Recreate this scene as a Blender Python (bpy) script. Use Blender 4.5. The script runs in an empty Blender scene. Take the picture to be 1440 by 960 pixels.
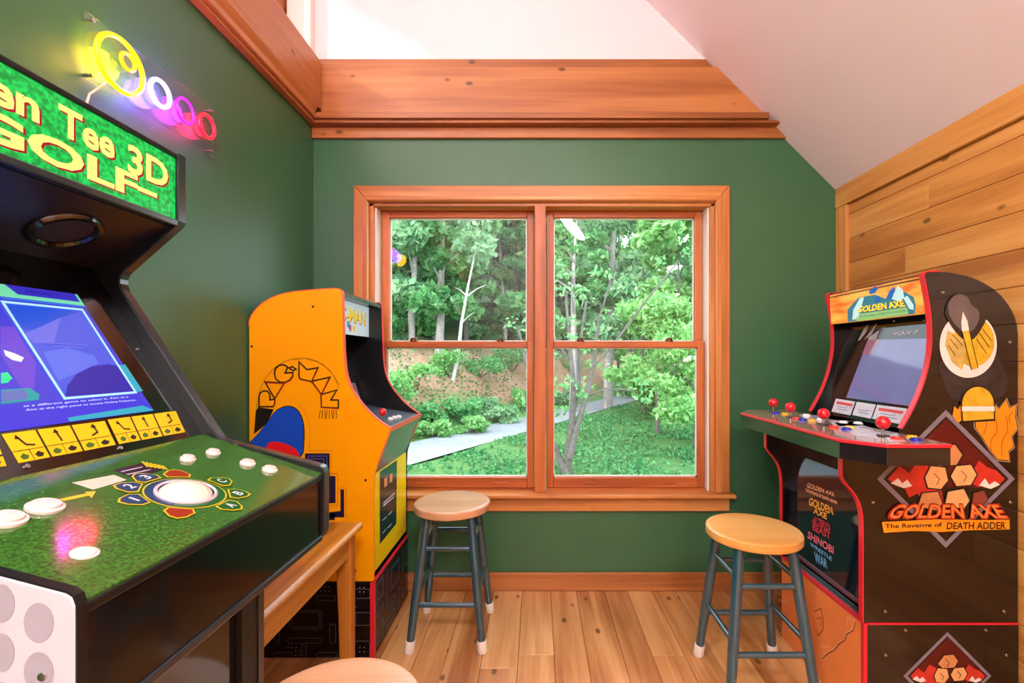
import bpy, bmesh, math, random
import numpy as np
from mathutils import Vector, Matrix

SC = bpy.context.scene
COL = SC.collection
R = math.radians

# ------------------------------------------------------------------ camera
# image 1440x960, focal length 640 px, principal point at (755, 503)
F_PX, CX, CY = 640.0, 755.0, 503.0
CAM = Vector((0.0, 0.0, 1.2))
cd = bpy.data.cameras.new('camera')
cam = bpy.data.objects.new('camera', cd)
COL.objects.link(cam)
cam.location = CAM
cam.rotation_euler = (R(90), 0, 0)
cd.sensor_width = 36.0
cd.lens = 36.0 * F_PX / 1440.0
cd.shift_x = -(CX - 720) / 1440.0
cd.shift_y = (CY - 480) / 1440.0
cd.clip_start = 0.05
cd.clip_end = 300
SC.camera = cam

# ------------------------------------------------------------------ world, sun, exposure
SC.view_settings.view_transform = 'Standard'
SC.view_settings.look = 'None'
SC.view_settings.gamma = 1.0
SC.view_settings.use_curve_mapping = False
SC.view_settings.exposure = 0.0

w = bpy.data.worlds.new('sky')
SC.world = w
w.use_nodes = True
wn = w.node_tree.nodes
bg = wn['Background']
bg.inputs[0].default_value = (0.80, 0.93, 1.0, 1)
bg.inputs[1].default_value = 4.6

SUN_DIR = Vector((1.7, 1.06, -0.95)).normalized()
sd = bpy.data.lights.new('sun', 'SUN')
sd.energy = 2.2
sd.angle = R(1.5)
sd.color = (1.0, 0.93, 0.82)
sun = bpy.data.objects.new('sun', sd)
COL.objects.link(sun)
sun.rotation_euler = SUN_DIR.to_track_quat('-Z', 'Y').to_euler()
sun.location = (-6, -3, 8)

# daylight portal in the picture window (guides sampling only)
pd = bpy.data.lights.new('window_portal', 'AREA')
pd.shape = 'RECTANGLE'
pd.size, pd.size_y = 1.76, 1.42
pd.cycles.is_portal = True
po = bpy.data.objects.new('window_portal', pd)
COL.objects.link(po)
po.location = (0.02, 2.47, 1.27)
po.rotation_euler = (R(-90), 0, 0)

# ------------------------------------------------------------------ helpers
def lin(c):
    return c / 12.92 if c <= 0.04045 else ((c + 0.055) / 1.055) ** 2.4

def srgb(r, g, b):
    return (lin(r / 255), lin(g / 255), lin(b / 255), 1.0)

MATS = {}

def mat(name, rgb, rough=0.5, metal=0.0, noise=0.0, nscale=8.0, emit=None, estr=0.0, coat=0.0, spec=0.5, bump=0.0, bscale=60.0):
    if name in MATS:
        return MATS[name]
    m = bpy.data.materials.new(name)
    m.use_nodes = True
    nt = m.node_tree
    b = nt.nodes['Principled BSDF']
    col = srgb(*rgb)
    b.inputs['Base Color'].default_value = col
    b.inputs['Roughness'].default_value = rough
    b.inputs['Metallic'].default_value = metal
    b.inputs['Coat Weight'].default_value = coat
    b.inputs['Coat Roughness'].default_value = 0.08
    b.inputs['Specular IOR Level'].default_value = spec
    if emit:
        b.inputs['Emission Color'].default_value = srgb(*emit)
        b.inputs['Emission Strength'].default_value = estr
    tc = nt.nodes.new('ShaderNodeTexCoord')
    if noise > 0 or bump > 0:
        n = nt.nodes.new('ShaderNodeTexNoise')
        n.inputs['Scale'].default_value = nscale
        n.inputs['Detail'].default_value = 4
        nt.links.new(tc.outputs['Object'], n.inputs['Vector'])
    if noise > 0:
        cr = nt.nodes.new('ShaderNodeValToRGB')
        cr.color_ramp.elements[0].position = 0.3
        cr.color_ramp.elements[1].position = 0.7
        cr.color_ramp.elements[0].color = tuple(c * (1 - noise) for c in col[:3]) + (1,)
        cr.color_ramp.elements[1].color = tuple(min(1, c * (1 + noise)) for c in col[:3]) + (1,)
        nt.links.new(n.outputs['Fac'], cr.inputs['Fac'])
        nt.links.new(cr.outputs['Color'], b.inputs['Base Color'])
    if bump > 0:
        n2 = nt.nodes.new('ShaderNodeTexNoise')
        n2.inputs['Scale'].default_value = bscale
        nt.links.new(tc.outputs['Object'], n2.inputs['Vector'])
        bp = nt.nodes.new('ShaderNodeBump')
        bp.inputs['Strength'].default_value = bump
        bp.inputs['Distance'].default_value = 0.002
        nt.links.new(n2.outputs['Fac'], bp.inputs['Height'])
        nt.links.new(bp.outputs['Normal'], b.inputs['Normal'])
    MATS[name] = m
    return m

def wood(name, dark, mid, light, axis='X', rough=0.38, across=13.0, along=0.9, knots=0.5, coat=0.0, vary=0.25):
    if name in MATS:
        return MATS[name]
    m = bpy.data.materials.new(name)
    m.use_nodes = True
    nt = m.node_tree
    L = nt.links.new
    b = nt.nodes['Principled BSDF']
    b.inputs['Roughness'].default_value = rough
    b.inputs['Coat Weight'].default_value = coat
    b.inputs['Coat Roughness'].default_value = 0.15
    tc = nt.nodes.new('ShaderNodeTexCoord')
    oi = nt.nodes.new('ShaderNodeObjectInfo')
    off = nt.nodes.new('ShaderNodeVectorMath'); off.operation = 'SCALE'
    off.inputs[0].default_value = (7.3, 11.7, 5.1)
    L(oi.outputs['Random'], off.inputs['Scale'])
    add = nt.nodes.new('ShaderNodeVectorMath'); add.operation = 'ADD'
    L(tc.outputs['Object'], add.inputs[0]); L(off.outputs[0], add.inputs[1])
    mp = nt.nodes.new('ShaderNodeMapping')
    s = [across] * 3
    s['XYZ'.index(axis)] = along
    mp.inputs['Scale'].default_value = s
    L(add.outputs[0], mp.inputs['Vector'])
    n = nt.nodes.new('ShaderNodeTexNoise')
    n.inputs['Scale'].default_value = 1.0
    n.inputs['Detail'].default_value = 6
    n.inputs['Distortion'].default_value = 0.6
    L(mp.outputs[0], n.inputs['Vector'])
    # fine grain lines
    mp2 = nt.nodes.new('ShaderNodeMapping')
    s2 = [across * 9] * 3
    s2['XYZ'.index(axis)] = along * 2.2
    mp2.inputs['Scale'].default_value = s2
    L(add.outputs[0], mp2.inputs['Vector'])
    n2 = nt.nodes.new('ShaderNodeTexNoise'); n2.inputs['Scale'].default_value = 1.0; n2.inputs['Detail'].default_value = 2
    L(mp2.outputs[0], n2.inputs['Vector'])
    mx = nt.nodes.new('ShaderNodeMath'); mx.operation = 'MULTIPLY_ADD'
    mx.inputs[1].default_value = 0.22; L(n2.outputs['Fac'], mx.inputs[0])
    sub = nt.nodes.new('ShaderNodeMath'); sub.operation = 'SUBTRACT'; sub.inputs[1].default_value = 0.11
    L(n.outputs['Fac'], sub.inputs[0]); L(sub.outputs[0], mx.inputs[2])
    rv = nt.nodes.new('ShaderNodeMath'); rv.operation = 'MULTIPLY_ADD'; rv.inputs[1].default_value = vary
    rs = nt.nodes.new('ShaderNodeMath'); rs.operation = 'SUBTRACT'; rs.inputs[1].default_value = vary / 2
    L(oi.outputs['Random'], rv.inputs[0]); L(mx.outputs[0], rs.inputs[0]); L(rs.outputs[0], rv.inputs[2])
    cr = nt.nodes.new('ShaderNodeValToRGB')
    e = cr.color_ramp.elements
    e[0].position = 0.28; e[0].color = srgb(*dark)
    e[1].position = 0.72; e[1].color = srgb(*light)
    k = e.new(0.5); k.color = srgb(*mid)
    L(rv.outputs[0], cr.inputs['Fac'])
    last = cr.outputs['Color']
    if knots > 0:
        mp3 = nt.nodes.new('ShaderNodeMapping')
        s3 = [9.0] * 3
        s3['XYZ'.index(axis)] = 5.0
        mp3.inputs['Scale'].default_value = s3
        L(add.outputs[0], mp3.inputs['Vector'])
        v = nt.nodes.new('ShaderNodeTexVoronoi')
        v.inputs['Scale'].default_value = 1.0
        L(mp3.outputs[0], v.inputs['Vector'])
        kr = nt.nodes.new('ShaderNodeValToRGB')
        kr.color_ramp.elements[0].position = 0.07; kr.color_ramp.elements[0].color = (knots, knots, knots, 1)
        kr.color_ramp.elements[1].position = 0.12; kr.color_ramp.elements[1].color = (0, 0, 0, 1)
        L(v.outputs['Distance'], kr.inputs['Fac'])
        mc = nt.nodes.new('ShaderNodeMixRGB')
        mc.inputs['Color2'].default_value = tuple(c * 0.3 for c in srgb(*dark)[:3]) + (1,)
        L(kr.outputs['Color'], mc.inputs['Fac']); L(last, mc.inputs['Color1'])
        last = mc.outputs['Color']
    L(last, b.inputs['Base Color'])
    bp = nt.nodes.new('ShaderNodeBump'); bp.inputs['Strength'].default_value = 0.12; bp.inputs['Distance'].default_value = 0.002
    L(mx.outputs[0], bp.inputs['Height']); L(bp.outputs['Normal'], b.inputs['Normal'])
    MATS[name] = m
    return m

def glow(name, rgb, strength):
    """a surface that gives off its own light"""
    if name in MATS:
        return MATS[name]
    m = mat(name, rgb, rough=0.25, emit=rgb, estr=strength)
    m.node_tree.nodes['Principled BSDF'].inputs['Base Color'].default_value = tuple(c * 0.25 for c in srgb(*rgb)[:3]) + (1,)
    return m

BASE = {}            # world position of the origin every object's mesh is written against

class MB:
    def __init__(self):
        self.v, self.f = [], []
    def add(self, vs, fs):
        o = len(self.v)
        self.v += [tuple(p) for p in vs]
        self.f += [tuple(i + o for i in f) for f in fs]
        return self
    def box(self, x0, x1, y0, y1, z0, z1):
        vs = [(x0, y0, z0), (x1, y0, z0), (x1, y1, z0), (x0, y1, z0), (x0, y0, z1), (x1, y0, z1), (x1, y1, z1), (x0, y1, z1)]
        return self.add(vs, [(0, 3, 2, 1), (4, 5, 6, 7), (0, 1, 5, 4), (1, 2, 6, 5), (2, 3, 7, 6), (3, 0, 4, 7)])
    def prism(self, pts, axis, a, b):
        """2-D outline extruded along axis from a to b (Y: pts are x,z; X: y,z; Z: x,y)"""
        n = len(pts)
        def p3(p, t):
            return {'Y': (p[0], t, p[1]), 'X': (t, p[0], p[1]), 'Z': (p[0], p[1], t)}[axis]
        vs = [p3(p, a) for p in pts] + [p3(p, b) for p in pts]
        fs = [tuple(range(n)), tuple(range(2 * n - 1, n - 1, -1))]
        fs += [(i, i + n, (i + 1) % n + n, (i + 1) % n) for i in range(n)]
        return self.add(vs, fs)
    def tube(self, pts, r, seg=8, closed=False):
        pts = [Vector(p) for p in pts]
        n = len(pts)
        rs = r if isinstance(r, (list, tuple)) else [r] * n
        up = None
        rings = []
        for i, p in enumerate(pts):
            if closed:
                t = (pts[(i + 1) % n] - pts[i - 1]).normalized()
            else:
                t = (pts[min(i + 1, n - 1)] - pts[max(i - 1, 0)]).normalized()
            if up is None:
                up = t.orthogonal().normalized()
            up = (up - t * up.dot(t))
            up = up.normalized() if up.length > 1e-6 else t.orthogonal().normalized()
            s = t.cross(up)
            rings.append([p + (up * math.cos(2 * math.pi * k / seg) + s * math.sin(2 * math.pi * k / seg)) * rs[i] for k in range(seg)])
        vs = [q for ring in rings for q in ring]
        fs = []
        m = n if closed else n - 1
        for i in range(m):
            a, b = i * seg, ((i + 1) % n) * seg
            fs += [(a + k, a + (k + 1) % seg, b + (k + 1) % seg, b + k) for k in range(seg)]
        if not closed:
            fs += [tuple(range(seg - 1, -1, -1)), tuple(range((n - 1) * seg, n * seg))]
        return self.add(vs, fs)
    def lathe(self, prof, c, ax=(0, 0, 1), seg=24):
        """profile of (radius, height) turned about the axis ax through c"""
        ax = Vector(ax).normalized()
        u = ax.orthogonal().normalized(); w_ = ax.cross(u)
        c = Vector(c)
        vs, fs = [], []
        n = len(prof)
        for k in range(seg):
            a = 2 * math.pi * k / seg
            d = u * math.cos(a) + w_ * math.sin(a)
            vs += [c + d * max(r, 1e-5) + ax * h for r, h in prof]
        for k in range(seg):
            a, b = k * n, ((k + 1) % seg) * n
            fs += [(a + i, b + i, b + i + 1, a + i + 1) for i in range(n - 1)]
        return self.add(vs, fs)
    def build(self, name, m, parent=None, loc=None, smooth=False, bevel=0.0, kind=None, seg=2):
        if parent is not None:
            base = BASE[parent]
        else:
            base = Vector(loc) if loc is not None else Vector((0, 0, 0))
        me = bpy.data.meshes.new(name)
        me.from_pydata([(p[0] - base.x, p[1] - base.y, p[2] - base.z) for p in self.v], [], self.f)
        me.update()
        bm = bmesh.new(); bm.from_mesh(me)
        bmesh.ops.recalc_face_normals(bm, faces=bm.faces)
        bm.to_mesh(me); bm.free()
        o = bpy.data.objects.new(name, me)
        COL.objects.link(o)
        me.materials.append(m)
        if smooth:
            me.polygons.foreach_set('use_smooth', [True] * len(me.polygons))
            try:
                me.set_sharp_from_angle(angle=R(40))
            except Exception:
                pass
        if bevel > 0:
            bv = o.modifiers.new('bevel', 'BEVEL')
            bv.width = bevel; bv.segments = seg; bv.limit_method = 'ANGLE'; bv.angle_limit = R(35)
        if parent is not None:
            o.parent = parent
        else:
            o.location = base
        BASE[o] = base
        if kind:
            o['kind'] = kind
        return o

def thing(name, label, cat, loc=(0, 0, 0), group=None):
    o = bpy.data.objects.new(name, None)
    o.empty_display_size = 0.1
    COL.objects.link(o)
    o.location = loc
    BASE[o] = Vector(loc)
    tag(o, label, cat, group)
    return o

def tag(o, label, cat, group=None, kind=None):
    o['label'] = label; o['category'] = cat
    if group: o['group'] = group
    if kind: o['kind'] = kind
    return o

def struct(name, loc=(0, 0, 0)):
    o = bpy.data.objects.new(name, None)
    COL.objects.link(o); o.location = loc
    BASE[o] = Vector(loc); o['kind'] = 'structure'
    return o

# a pixel of the photograph seen along its ray, cut with a plane of the scene
def hit(px, py, plane):
    p0, n = Vector(plane[0]), Vector(plane[1])
    d = Vector(((px - CX) / F_PX, 1.0, -(py - CY) / F_PX))
    return CAM + d * ((p0 - CAM).dot(n) / d.dot(n))

def facing(plane):
    p0, n = Vector(plane[0]), Vector(plane[1]).normalized()
    return n if n.dot(CAM - p0) > 0 else -n

LAY = 0.0005

def decal(name, pts, plane, m, parent, lay=1, world=False):
    """flat print: a polygon lying on a plane"""
    n = facing(plane)
    vs = [Vector(p) if world else hit(p[0], p[1], plane) for p in pts]
    vs = [v + n * LAY * lay for v in vs]
    b = MB().add(vs, [tuple(range(len(vs)))])
    return b.build(name, m, parent)

def decals(name, polys, plane, m, parent, lay=1):
    for pts in polys:
        decal(name, pts, plane, m, parent, lay)

def stroke(name, lines, plane, width, m, parent, lay=1, closed=False):
    """printed lines of a given width on a plane, each line a piece of its own"""
    n = facing(plane)
    for ln in lines:
        b = MB()
        vs = [hit(p[0], p[1], plane) + n * LAY * lay for p in ln]
        k = len(vs)
        out = []
        for i in range(k):
            a = vs[i - 1] if (closed or i > 0) else vs[i]
            c = vs[(i + 1) % k] if (closed or i < k - 1) else vs[i]
            d1 = (vs[i] - a).normalized(); d2 = (c - vs[i]).normalized()
            if d1.length < .5: d1 = d2
            if d2.length < .5: d2 = d1
            t = d1 + d2
            t = t.normalized() if t.length > .1 else d1
            s_ = n.cross(t)
            out.append(s_ * (width / 2) / max(abs(s_.dot(n.cross(d1))), .45))
        for i in range(k if closed else k - 1):
            j = (i + 1) % k
            b.add([vs[i] - out[i], vs[j] - out[j], vs[j] + out[j], vs[i] + out[i]], [(0, 1, 2, 3)])
        b.build(name, m, parent)

def ellipse(cx, cy, rx, ry, n=24, a0=0, a1=360):
    return [(cx + rx * math.cos(R(a0 + (a1 - a0) * i / n)), cy + ry * math.sin(R(a0 + (a1 - a0) * i / n))) for i in range(n if a1 - a0 == 360 else n + 1)]

def text_mesh(s, bold=0.0, shear=0.0):
    cu = bpy.data.curves.new('lettering', 'FONT')
    cu.body = s; cu.size = 1.0; cu.offset = bold; cu.shear = shear; cu.resolution_u = 3
    o = bpy.data.objects.new('lettering', cu)
    COL.objects.link(o)
    dg = bpy.context.evaluated_depsgraph_get()
    me = bpy.data.meshes.new_from_object(o.evaluated_get(dg))
    vs = [tuple(v.co) for v in me.vertices]; fs = [tuple(p.vertices) for p in me.polygons]
    bpy.data.objects.remove(o); bpy.data.curves.remove(cu); bpy.data.meshes.remove(me)
    return vs, fs

def text(name, s, quad, plane, m, parent, lay=2, bold=0.02, shear=0.0, world=False):
    """lettering fitted into the quad bottom-left, bottom-right, top-right, top-left"""
    n = facing(plane)
    c = [Vector(p) if world else hit(p[0], p[1], plane) for p in quad]
    vs, fs = text_mesh(s, bold, shear)
    x0 = min(v[0] for v in vs); x1 = max(v[0] for v in vs)
    y0 = min(v[1] for v in vs); y1 = max(v[1] for v in vs)
    out = []
    for v in vs:
        a = (v[0] - x0) / (x1 - x0); t = (v[1] - y0) / (y1 - y0)
        out.append(c[0] * (1 - a) * (1 - t) + c[1] * a * (1 - t) + c[2] * a * t + c[3] * (1 - a) * t + n * LAY * lay)
    return MB().add(out, fs).build(name, m, parent)

def chaikin(pts, it=2):
    for _ in range(it):
        q = [pts[0]]
        for a, b in zip(pts, pts[1:]):
            q.append((a[0] * .75 + b[0] * .25, a[1] * .75 + b[1] * .25))
            q.append((a[0] * .25 + b[0] * .75, a[1] * .25 + b[1] * .75))
        q.append(pts[-1])
        pts = q
    return pts

def px2xz(pts, Y):
    k = Y / F_PX
    return [((x - CX) * k, 1.2 - (y - CY) * k) for x, y in pts]

def ribbon(pts, y0, y1, th, side=1):
    """edge moulding: a thin band along an x,z outline, from y0 to y1"""
    n = len(pts)
    off = []
    for i in range(n):
        a, b = pts[max(i - 1, 0)], pts[min(i + 1, n - 1)]
        dx, dz = b[0] - a[0], b[1] - a[1]
        l = math.hypot(dx, dz) or 1
        off.append((pts[i][0] - dz / l * th * side, pts[i][1] + dx / l * th * side))
    b = MB()
    for i in range(n - 1):
        b.prism([pts[i], pts[i + 1], off[i + 1], off[i]], 'Y', y0, y1)
    return b

# ------------------------------------------------------------------ materials
GREEN = mat('green_wall_paint', (55, 102, 67), rough=0.42, noise=0.05, nscale=3, bump=0.15, bscale=260)
WHITE = mat('white_ceiling_paint', (234, 222, 224), rough=0.7, noise=0.015, nscale=4)
WTRIM = mat('white_trim_paint', (232, 228, 220), rough=0.45, noise=0.02)
PINE_X = wood('pine_along_x', (138, 78, 36), (168, 102, 52), (188, 122, 66), 'X', knots=0.8)
PINE_Y = wood('pine_along_y', (138, 76, 36), (170, 102, 52), (192, 124, 68), 'Y', knots=0.8)
PINE_Z = wood('pine_along_z', (150, 78, 34), (190, 110, 52), (210, 136, 72), 'Z', knots=0.4)
BOARD_Y = wood('wall_board_pine', (170, 104, 44), (204, 140, 68), (222, 164, 90), 'Y', knots=0.75, rough=0.35, vary=0.2)
BOARD_Z = wood('wall_trim_pine', (176, 108, 46), (208, 144, 72), (222, 166, 92), 'Z', knots=0.4)
FLOORW = wood('floor_pine', (164, 104, 54), (204, 146, 88), (226, 178, 120), 'Y', knots=0.8, rough=0.24, coat=0.5, across=9, vary=0.22)
OAK = wood('oak', (132, 78, 20), (176, 114, 36), (204, 144, 58), 'Y', knots=0, rough=0.28, across=22, coat=0.3)
OAK_Z = wood('oak_leg', (140, 78, 22), (184, 110, 38), (206, 136, 56), 'Z', knots=0, rough=0.3, across=22)
BLACK = mat('black_gloss', (10, 10, 12), rough=0.10, noise=0.1, spec=1.0)
BLACKM = mat('black_matt', (14, 13, 15), rough=0.42, noise=0.1)
BLACKP = mat('black_side_print', (20, 13, 11), rough=0.12, noise=0.08, spec=0.8)
SCREW = mat('screw_steel', (190, 190, 190), rough=0.25, metal=1.0, noise=0.03)
REDE = mat('red_edge_moulding', (214, 36, 52), rough=0.3, noise=0.03)
PINKE = mat('coral_edge_moulding', (226, 84, 72), rough=0.3, noise=0.03)

def glass_mat(name, rough=0.0, tint=(1, 1, 1, 1), ior=1.45, fixed=None):
    m = bpy.data.materials.new(name); m.use_nodes = True
    nt = m.node_tree; nt.nodes.clear()
    out = nt.nodes.new('ShaderNodeOutputMaterial')
    tr = nt.nodes.new('ShaderNodeBsdfTransparent'); tr.inputs[0].default_value = tint
    gl = nt.nodes.new('ShaderNodeBsdfGlossy'); gl.inputs['Roughness'].default_value = rough
    fr = nt.nodes.new('ShaderNodeFresnel'); fr.inputs['IOR'].default_value = ior
    mx = nt.nodes.new('ShaderNodeMixShader')
    if fixed is None:
        nt.links.new(fr.outputs[0], mx.inputs[0])
    else:
        mx.inputs[0].default_value = fixed
    nt.links.new(tr.outputs[0], mx.inputs[1]); nt.links.new(gl.outputs[0], mx.inputs[2])
    nt.links.new(mx.outputs[0], out.inputs[0])
    return m
GLASS = glass_mat('window_glass')
ACRYL = glass_mat('clear_acrylic', 0.02, (0.96, 0.96, 0.97, 1), fixed=0.05)

# ------------------------------------------------------------------ room shell
XL, XR, YF, YN = -1.157, 1.565, 2.356, -2.5      # left wall, right wall, window wall, wall behind the camera
CS = 3.615                                       # sloped ceiling: x + z = CS

# floor planks
floor = struct('floor')
MB().box(XL - 0.1, XR + 0.1, YN - 0.1, YF + 0.15, -0.12, -0.018).build('subfloor', mat('subfloor_dark', (40, 26, 16), rough=0.8, noise=0.1), floor)
rng = random.Random(3)
x = XL + 0.002
row = 0
while x < XR - 0.01:
    wd = min(rng.choice([0.118, 0.132, 0.132, 0.145]), XR - x)
    y = YN
    ends = []
    yy = YN + rng.uniform(0.5, 1.6)
    while yy < YF - 0.35:
        ends.append(yy); yy += rng.uniform(1.1, 2.1)
    ends.append(YF - 0.001)
    for e in ends:
        MB().box(x + 0.0008, x + wd - 0.0008, y + 0.0008, e - 0.0008, -0.018, 0.0).build('plank', FLOORW, floor, bevel=0.0012, seg=1)
        y = e
    x += wd
    row += 1

# window wall (green), with the window hole
HX0, HX1, HZ0, HZ1 = -0.872, 0.926, 0.485, 2.01
wb = struct('wall_back')
W0, W1 = YF, YF + 0.15
b = MB()
b.box(XL - 0.1, HX0, W0, W1, 0, 2.36)
b.box(HX0, HX1, W0, W1, 0, HZ0)
b.prism([(HX0, HZ1), (HX1, HZ1), (HX1, 2.36), (HX0, 2.36)], 'Y', W0, W1)
b.prism([(HX1, 0), (XR + 0.12, 0), (XR + 0.12, CS - XR - 0.12), (CS - 2.36, 2.36), (HX1, 2.36)], 'Y', W0, W1)
b.build('green_panel', GREEN, wb)
# white gable wall over the pine band
MB().prism([(-2.65, 2.36), (CS - 2.36, 2.36), (-0.9, CS + 0.9), (-2.65, 4.25)], 'Y', W0, W1).build('white_gable', WHITE, wb)

# left wall (green) and the open loft above it
wl = struct('wall_left')
MB().box(XL - 0.1, XL, YN, YF, 0, 2.44).build('green_panel', GREEN, wl)
lf = MB().box(-2.65, XL - 0.005, YN, YF, 2.44, 2.70).build('floor_loft', WHITE, kind='structure')
lw = struct('wall_loft')
b = MB()
b.box(-2.75, -2.65, YN, 1.0, 2.44, 4.3); b.box(-2.75, -2.65, 1.42, YF + 0.15, 2.44, 4.3)
b.box(-2.75, -2.65, 1.0, 1.42, 2.44, 3.5); b.box(-2.75, -2.65, 1.0, 1.42, 4.0, 4.3)
b.build('white_panel', WHITE, lw)
wf = struct('wall_front')
MB().prism([(-2.65, 0), (XR + 0.1, 0), (XR + 0.1, CS - XR - 0.1), (-0.9, CS + 0.9), (-2.65, 4.25)], 'Y', YN - 0.1, YN).build('white_panel', WHITE, wf)

# right wall: pine boards
wr = struct('wall_right')
MB().box(XR + 0.012, XR + 0.1, YN, YF, 0, 2.04).build('backing', mat('board_backing', (60, 34, 16), rough=0.8, noise=0.1), wr)
zs = [1.968, 1.917] + [1.917 - 0.1215 * i for i in range(1, 17)]
zs[-1] = 0.0
rng = random.Random(8)
for i in range(len(zs) - 1):
    z1, z0 = zs[i], zs[i + 1]
    cuts = [YN]
    yy = YN + rng.uniform(0.6, 1.9)
    while yy < YF - 0.4:
        cuts.append(yy); yy += rng.uniform(1.2, 2.4)
    if i == 3: cuts = [YN, 0.1, 1.93]
    cuts.append(YF - 0.003)
    for a, c in zip(cuts, cuts[1:]):
        MB().box(XR - 0.004, XR + 0.012, a + 0.0006, c - 0.0006, z0 + 0.0006, z1 - 0.0006).build('board', BOARD_Y, wr, bevel=0.003, seg=2)
MB().prism([(XR - 0.022, 1.97), (XR + 0.012, 1.97), (XR + 0.012, CS - XR - 0.012), (XR - 0.022, CS - XR + 0.022)], 'Y', YN, YF).build('trim_right_top', BOARD_Y, wr, bevel=0.003)
MB().box(XR - 0.02, XR + 0.002, YF - 0.08, YF - 0.001, 0.09, 1.969).build('corner_trim', BOARD_Z, wr, bevel=0.003)

# ceiling
ce = struct('ceiling')
q = 0.12
MB().prism([(XR + 0.25, CS - XR - 0.25), (-0.9, CS + 0.9), (-0.9, CS + 0.9 + q * 1.4), (XR + 0.25 + q * 0.7, CS - XR - 0.25 + q * 0.7)], 'Y', YN - 0.1, YF + 0.4).build('slope', WHITE, ce)
MB().prism([(-0.9, CS + 0.9), (-2.9, 4.2), (-2.9, 4.35), (-0.9, CS + 0.9 + q * 1.4)], 'Y', YN - 0.1, YF + 0.4).build('loft_slope', WHITE, ce)

# pine band round the top of the green walls
tb = struct('trim_1')
def band_x(name, z0, z1, y, m=PINE_X, x0=XL + 0.001, z_b=None):
    z_b = z0 if z_b is None else z_b
    return MB().prism([(x0, z0), (CS - z0 - 0.001, z0), (CS - z1 - 0.001, z1), (x0, z1)], 'Y', y, YF - 0.0005).build(name, m, tb, bevel=0.003)
band_x('lower_moulding', 2.330, 2.384, YF - 0.020)
band_x('crown_moulding', 2.385, 2.400, YF - 0.062)
MB().prism([(YF - 0.078, 2.401), (YF - 0.001, 2.401), (YF - 0.001, 2.45), (YF - 0.036, 2.45), (YF - 0.05, 2.437), (YF - 0.078, 2.43)], 'X', XL + 0.001, CS - 2.452).build('crown_moulding', PINE_X, tb, bevel=0.002)
band_x('face_board', 2.451, 2.690, YF - 0.026)
band_x('cap_board', 2.691, 2.742, YF - 0.008)
tl = struct('trim_2')
def band_y(name, z0, z1, x1, m=PINE_Y):
    return MB().box(XL + 0.0005, x1, YN, YF - 0.03, z0, z1).build(name, m, tl, bevel=0.003)
band_y('lower_moulding', 2.388, 2.402, XL + 0.035)
MB().prism([(XL + .0005, 2.403), (XL + 0.05, 2.403), (XL + 0.05, 2.43), (XL + 0.066, 2.46), (XL + .0005, 2.46)], 'Y', YN, YF - 0.08).build('crown_moulding', PINE_Y, tl, bevel=0.003)
band_y('face_board', 2.461, 2.70, XL + 0.057)
MB().box(XL - 0.12, XL + 0.045, YN, YF - 0.03, 2.701, 2.725).build('cap_board', PINE_Y, tl, bevel=0.003)
MB().box(-1.36, -1.29, YF - 0.1, YF - 0.001, 2.70, 4.0).build('trim_3', PINE_Z, kind='structure', bevel=0.004)
lw3 = struct('trim_4')
MB().box(-1.28, -1.19, YF - 0.03, YF - 0.001, 2.745, 3.9).build('casing', WTRIM, lw3, bevel=0.004)
MB().box(-1.185, -1.15, YF - 0.045, YF - 0.001, 2.745, 3.9).build('back_band', WTRIM, lw3, bevel=0.006)

# baseboard
bb = struct('baseboard_back')
MB().box(XL + 0.001, XR - 0.03, YF - 0.016, YF - 0.0005, 0.001, 0.094).build('board', PINE_X, bb, bevel=0.004)
MB().box(XL + 0.0005, XL + 0.014, YN, 1.80, 0.001, 0.094).build('baseboard_left', PINE_Y, kind='structure', bevel=0.004)

# ------------------------------------------------------------------ window
win = struct('window_1', (0.02, YF, 0.48))
CASE_X = wood('window_pine_x', (156, 88, 38), (196, 124, 62), (216, 150, 84), 'X', knots=0.15, vary=0.1)
CASE_Z = wood('window_pine_z', (156, 88, 38), (196, 124, 62), (216, 150, 84), 'Z', knots=0.15, vary=0.1)
SASH_X = wood('sash_wood_x', (140, 66, 28), (178, 92, 42), (200, 116, 58), 'X', knots=0.0, vary=0.1)
SASH_Z = wood('sash_wood_z', (140, 66, 28), (178, 92, 42), (200, 116, 58), 'Z', knots=0.0, vary=0.1)
yc = YF - 0.022
ox0, ox1, oz1 = -0.942, 0.992, 2.085
ix0, ix1, iz1 = -0.866, 0.918, 2.003
MB().prism([(ox0, 0.506), (ix0, 0.506), (ix0, iz1), (ox0, oz1)], 'Y', yc, YF - 0.0005).build('casing', CASE_Z, win, bevel=0.005)
MB().prism([(ix1, 0.506), (ox1, 0.506), (ox1, oz1), (ix1, iz1)], 'Y', yc, YF - 0.0005).build('casing', CASE_Z, win, bevel=0.005)
MB().prism([(ox0, oz1), (ix0, iz1), (ix1, iz1), (ox1, oz1)], 'Y', yc, YF - 0.0005).build('casing', CASE_X, win, bevel=0.005)
# inner bead of the casing
g = 0.026
MB().prism([(ix0 + .0005 - g, 0.507), (ix0 - 0.004, 0.507), (ix0 - 0.004, iz1 + .004), (ix0 - g, iz1 + g)], 'Y', yc - 0.007, yc).build('casing_bead', CASE_Z, win, bevel=0.003)
MB().prism([(ix1 + 0.004, 0.507), (ix1 + g, 0.507), (ix1 + g, iz1 + g), (ix1 + .004, iz1 + .004)], 'Y', yc - 0.007, yc).build('casing_bead', CASE_Z, win, bevel=0.003)
MB().prism([(ix0 - g, iz1 + g), (ix0 - .004, iz1 + .004), (ix1 + .004, iz1 + .004), (ix1 + g, iz1 + g)], 'Y', yc - 0.007, yc).build('casing_bead', CASE_X, win, bevel=0.003)
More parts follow.
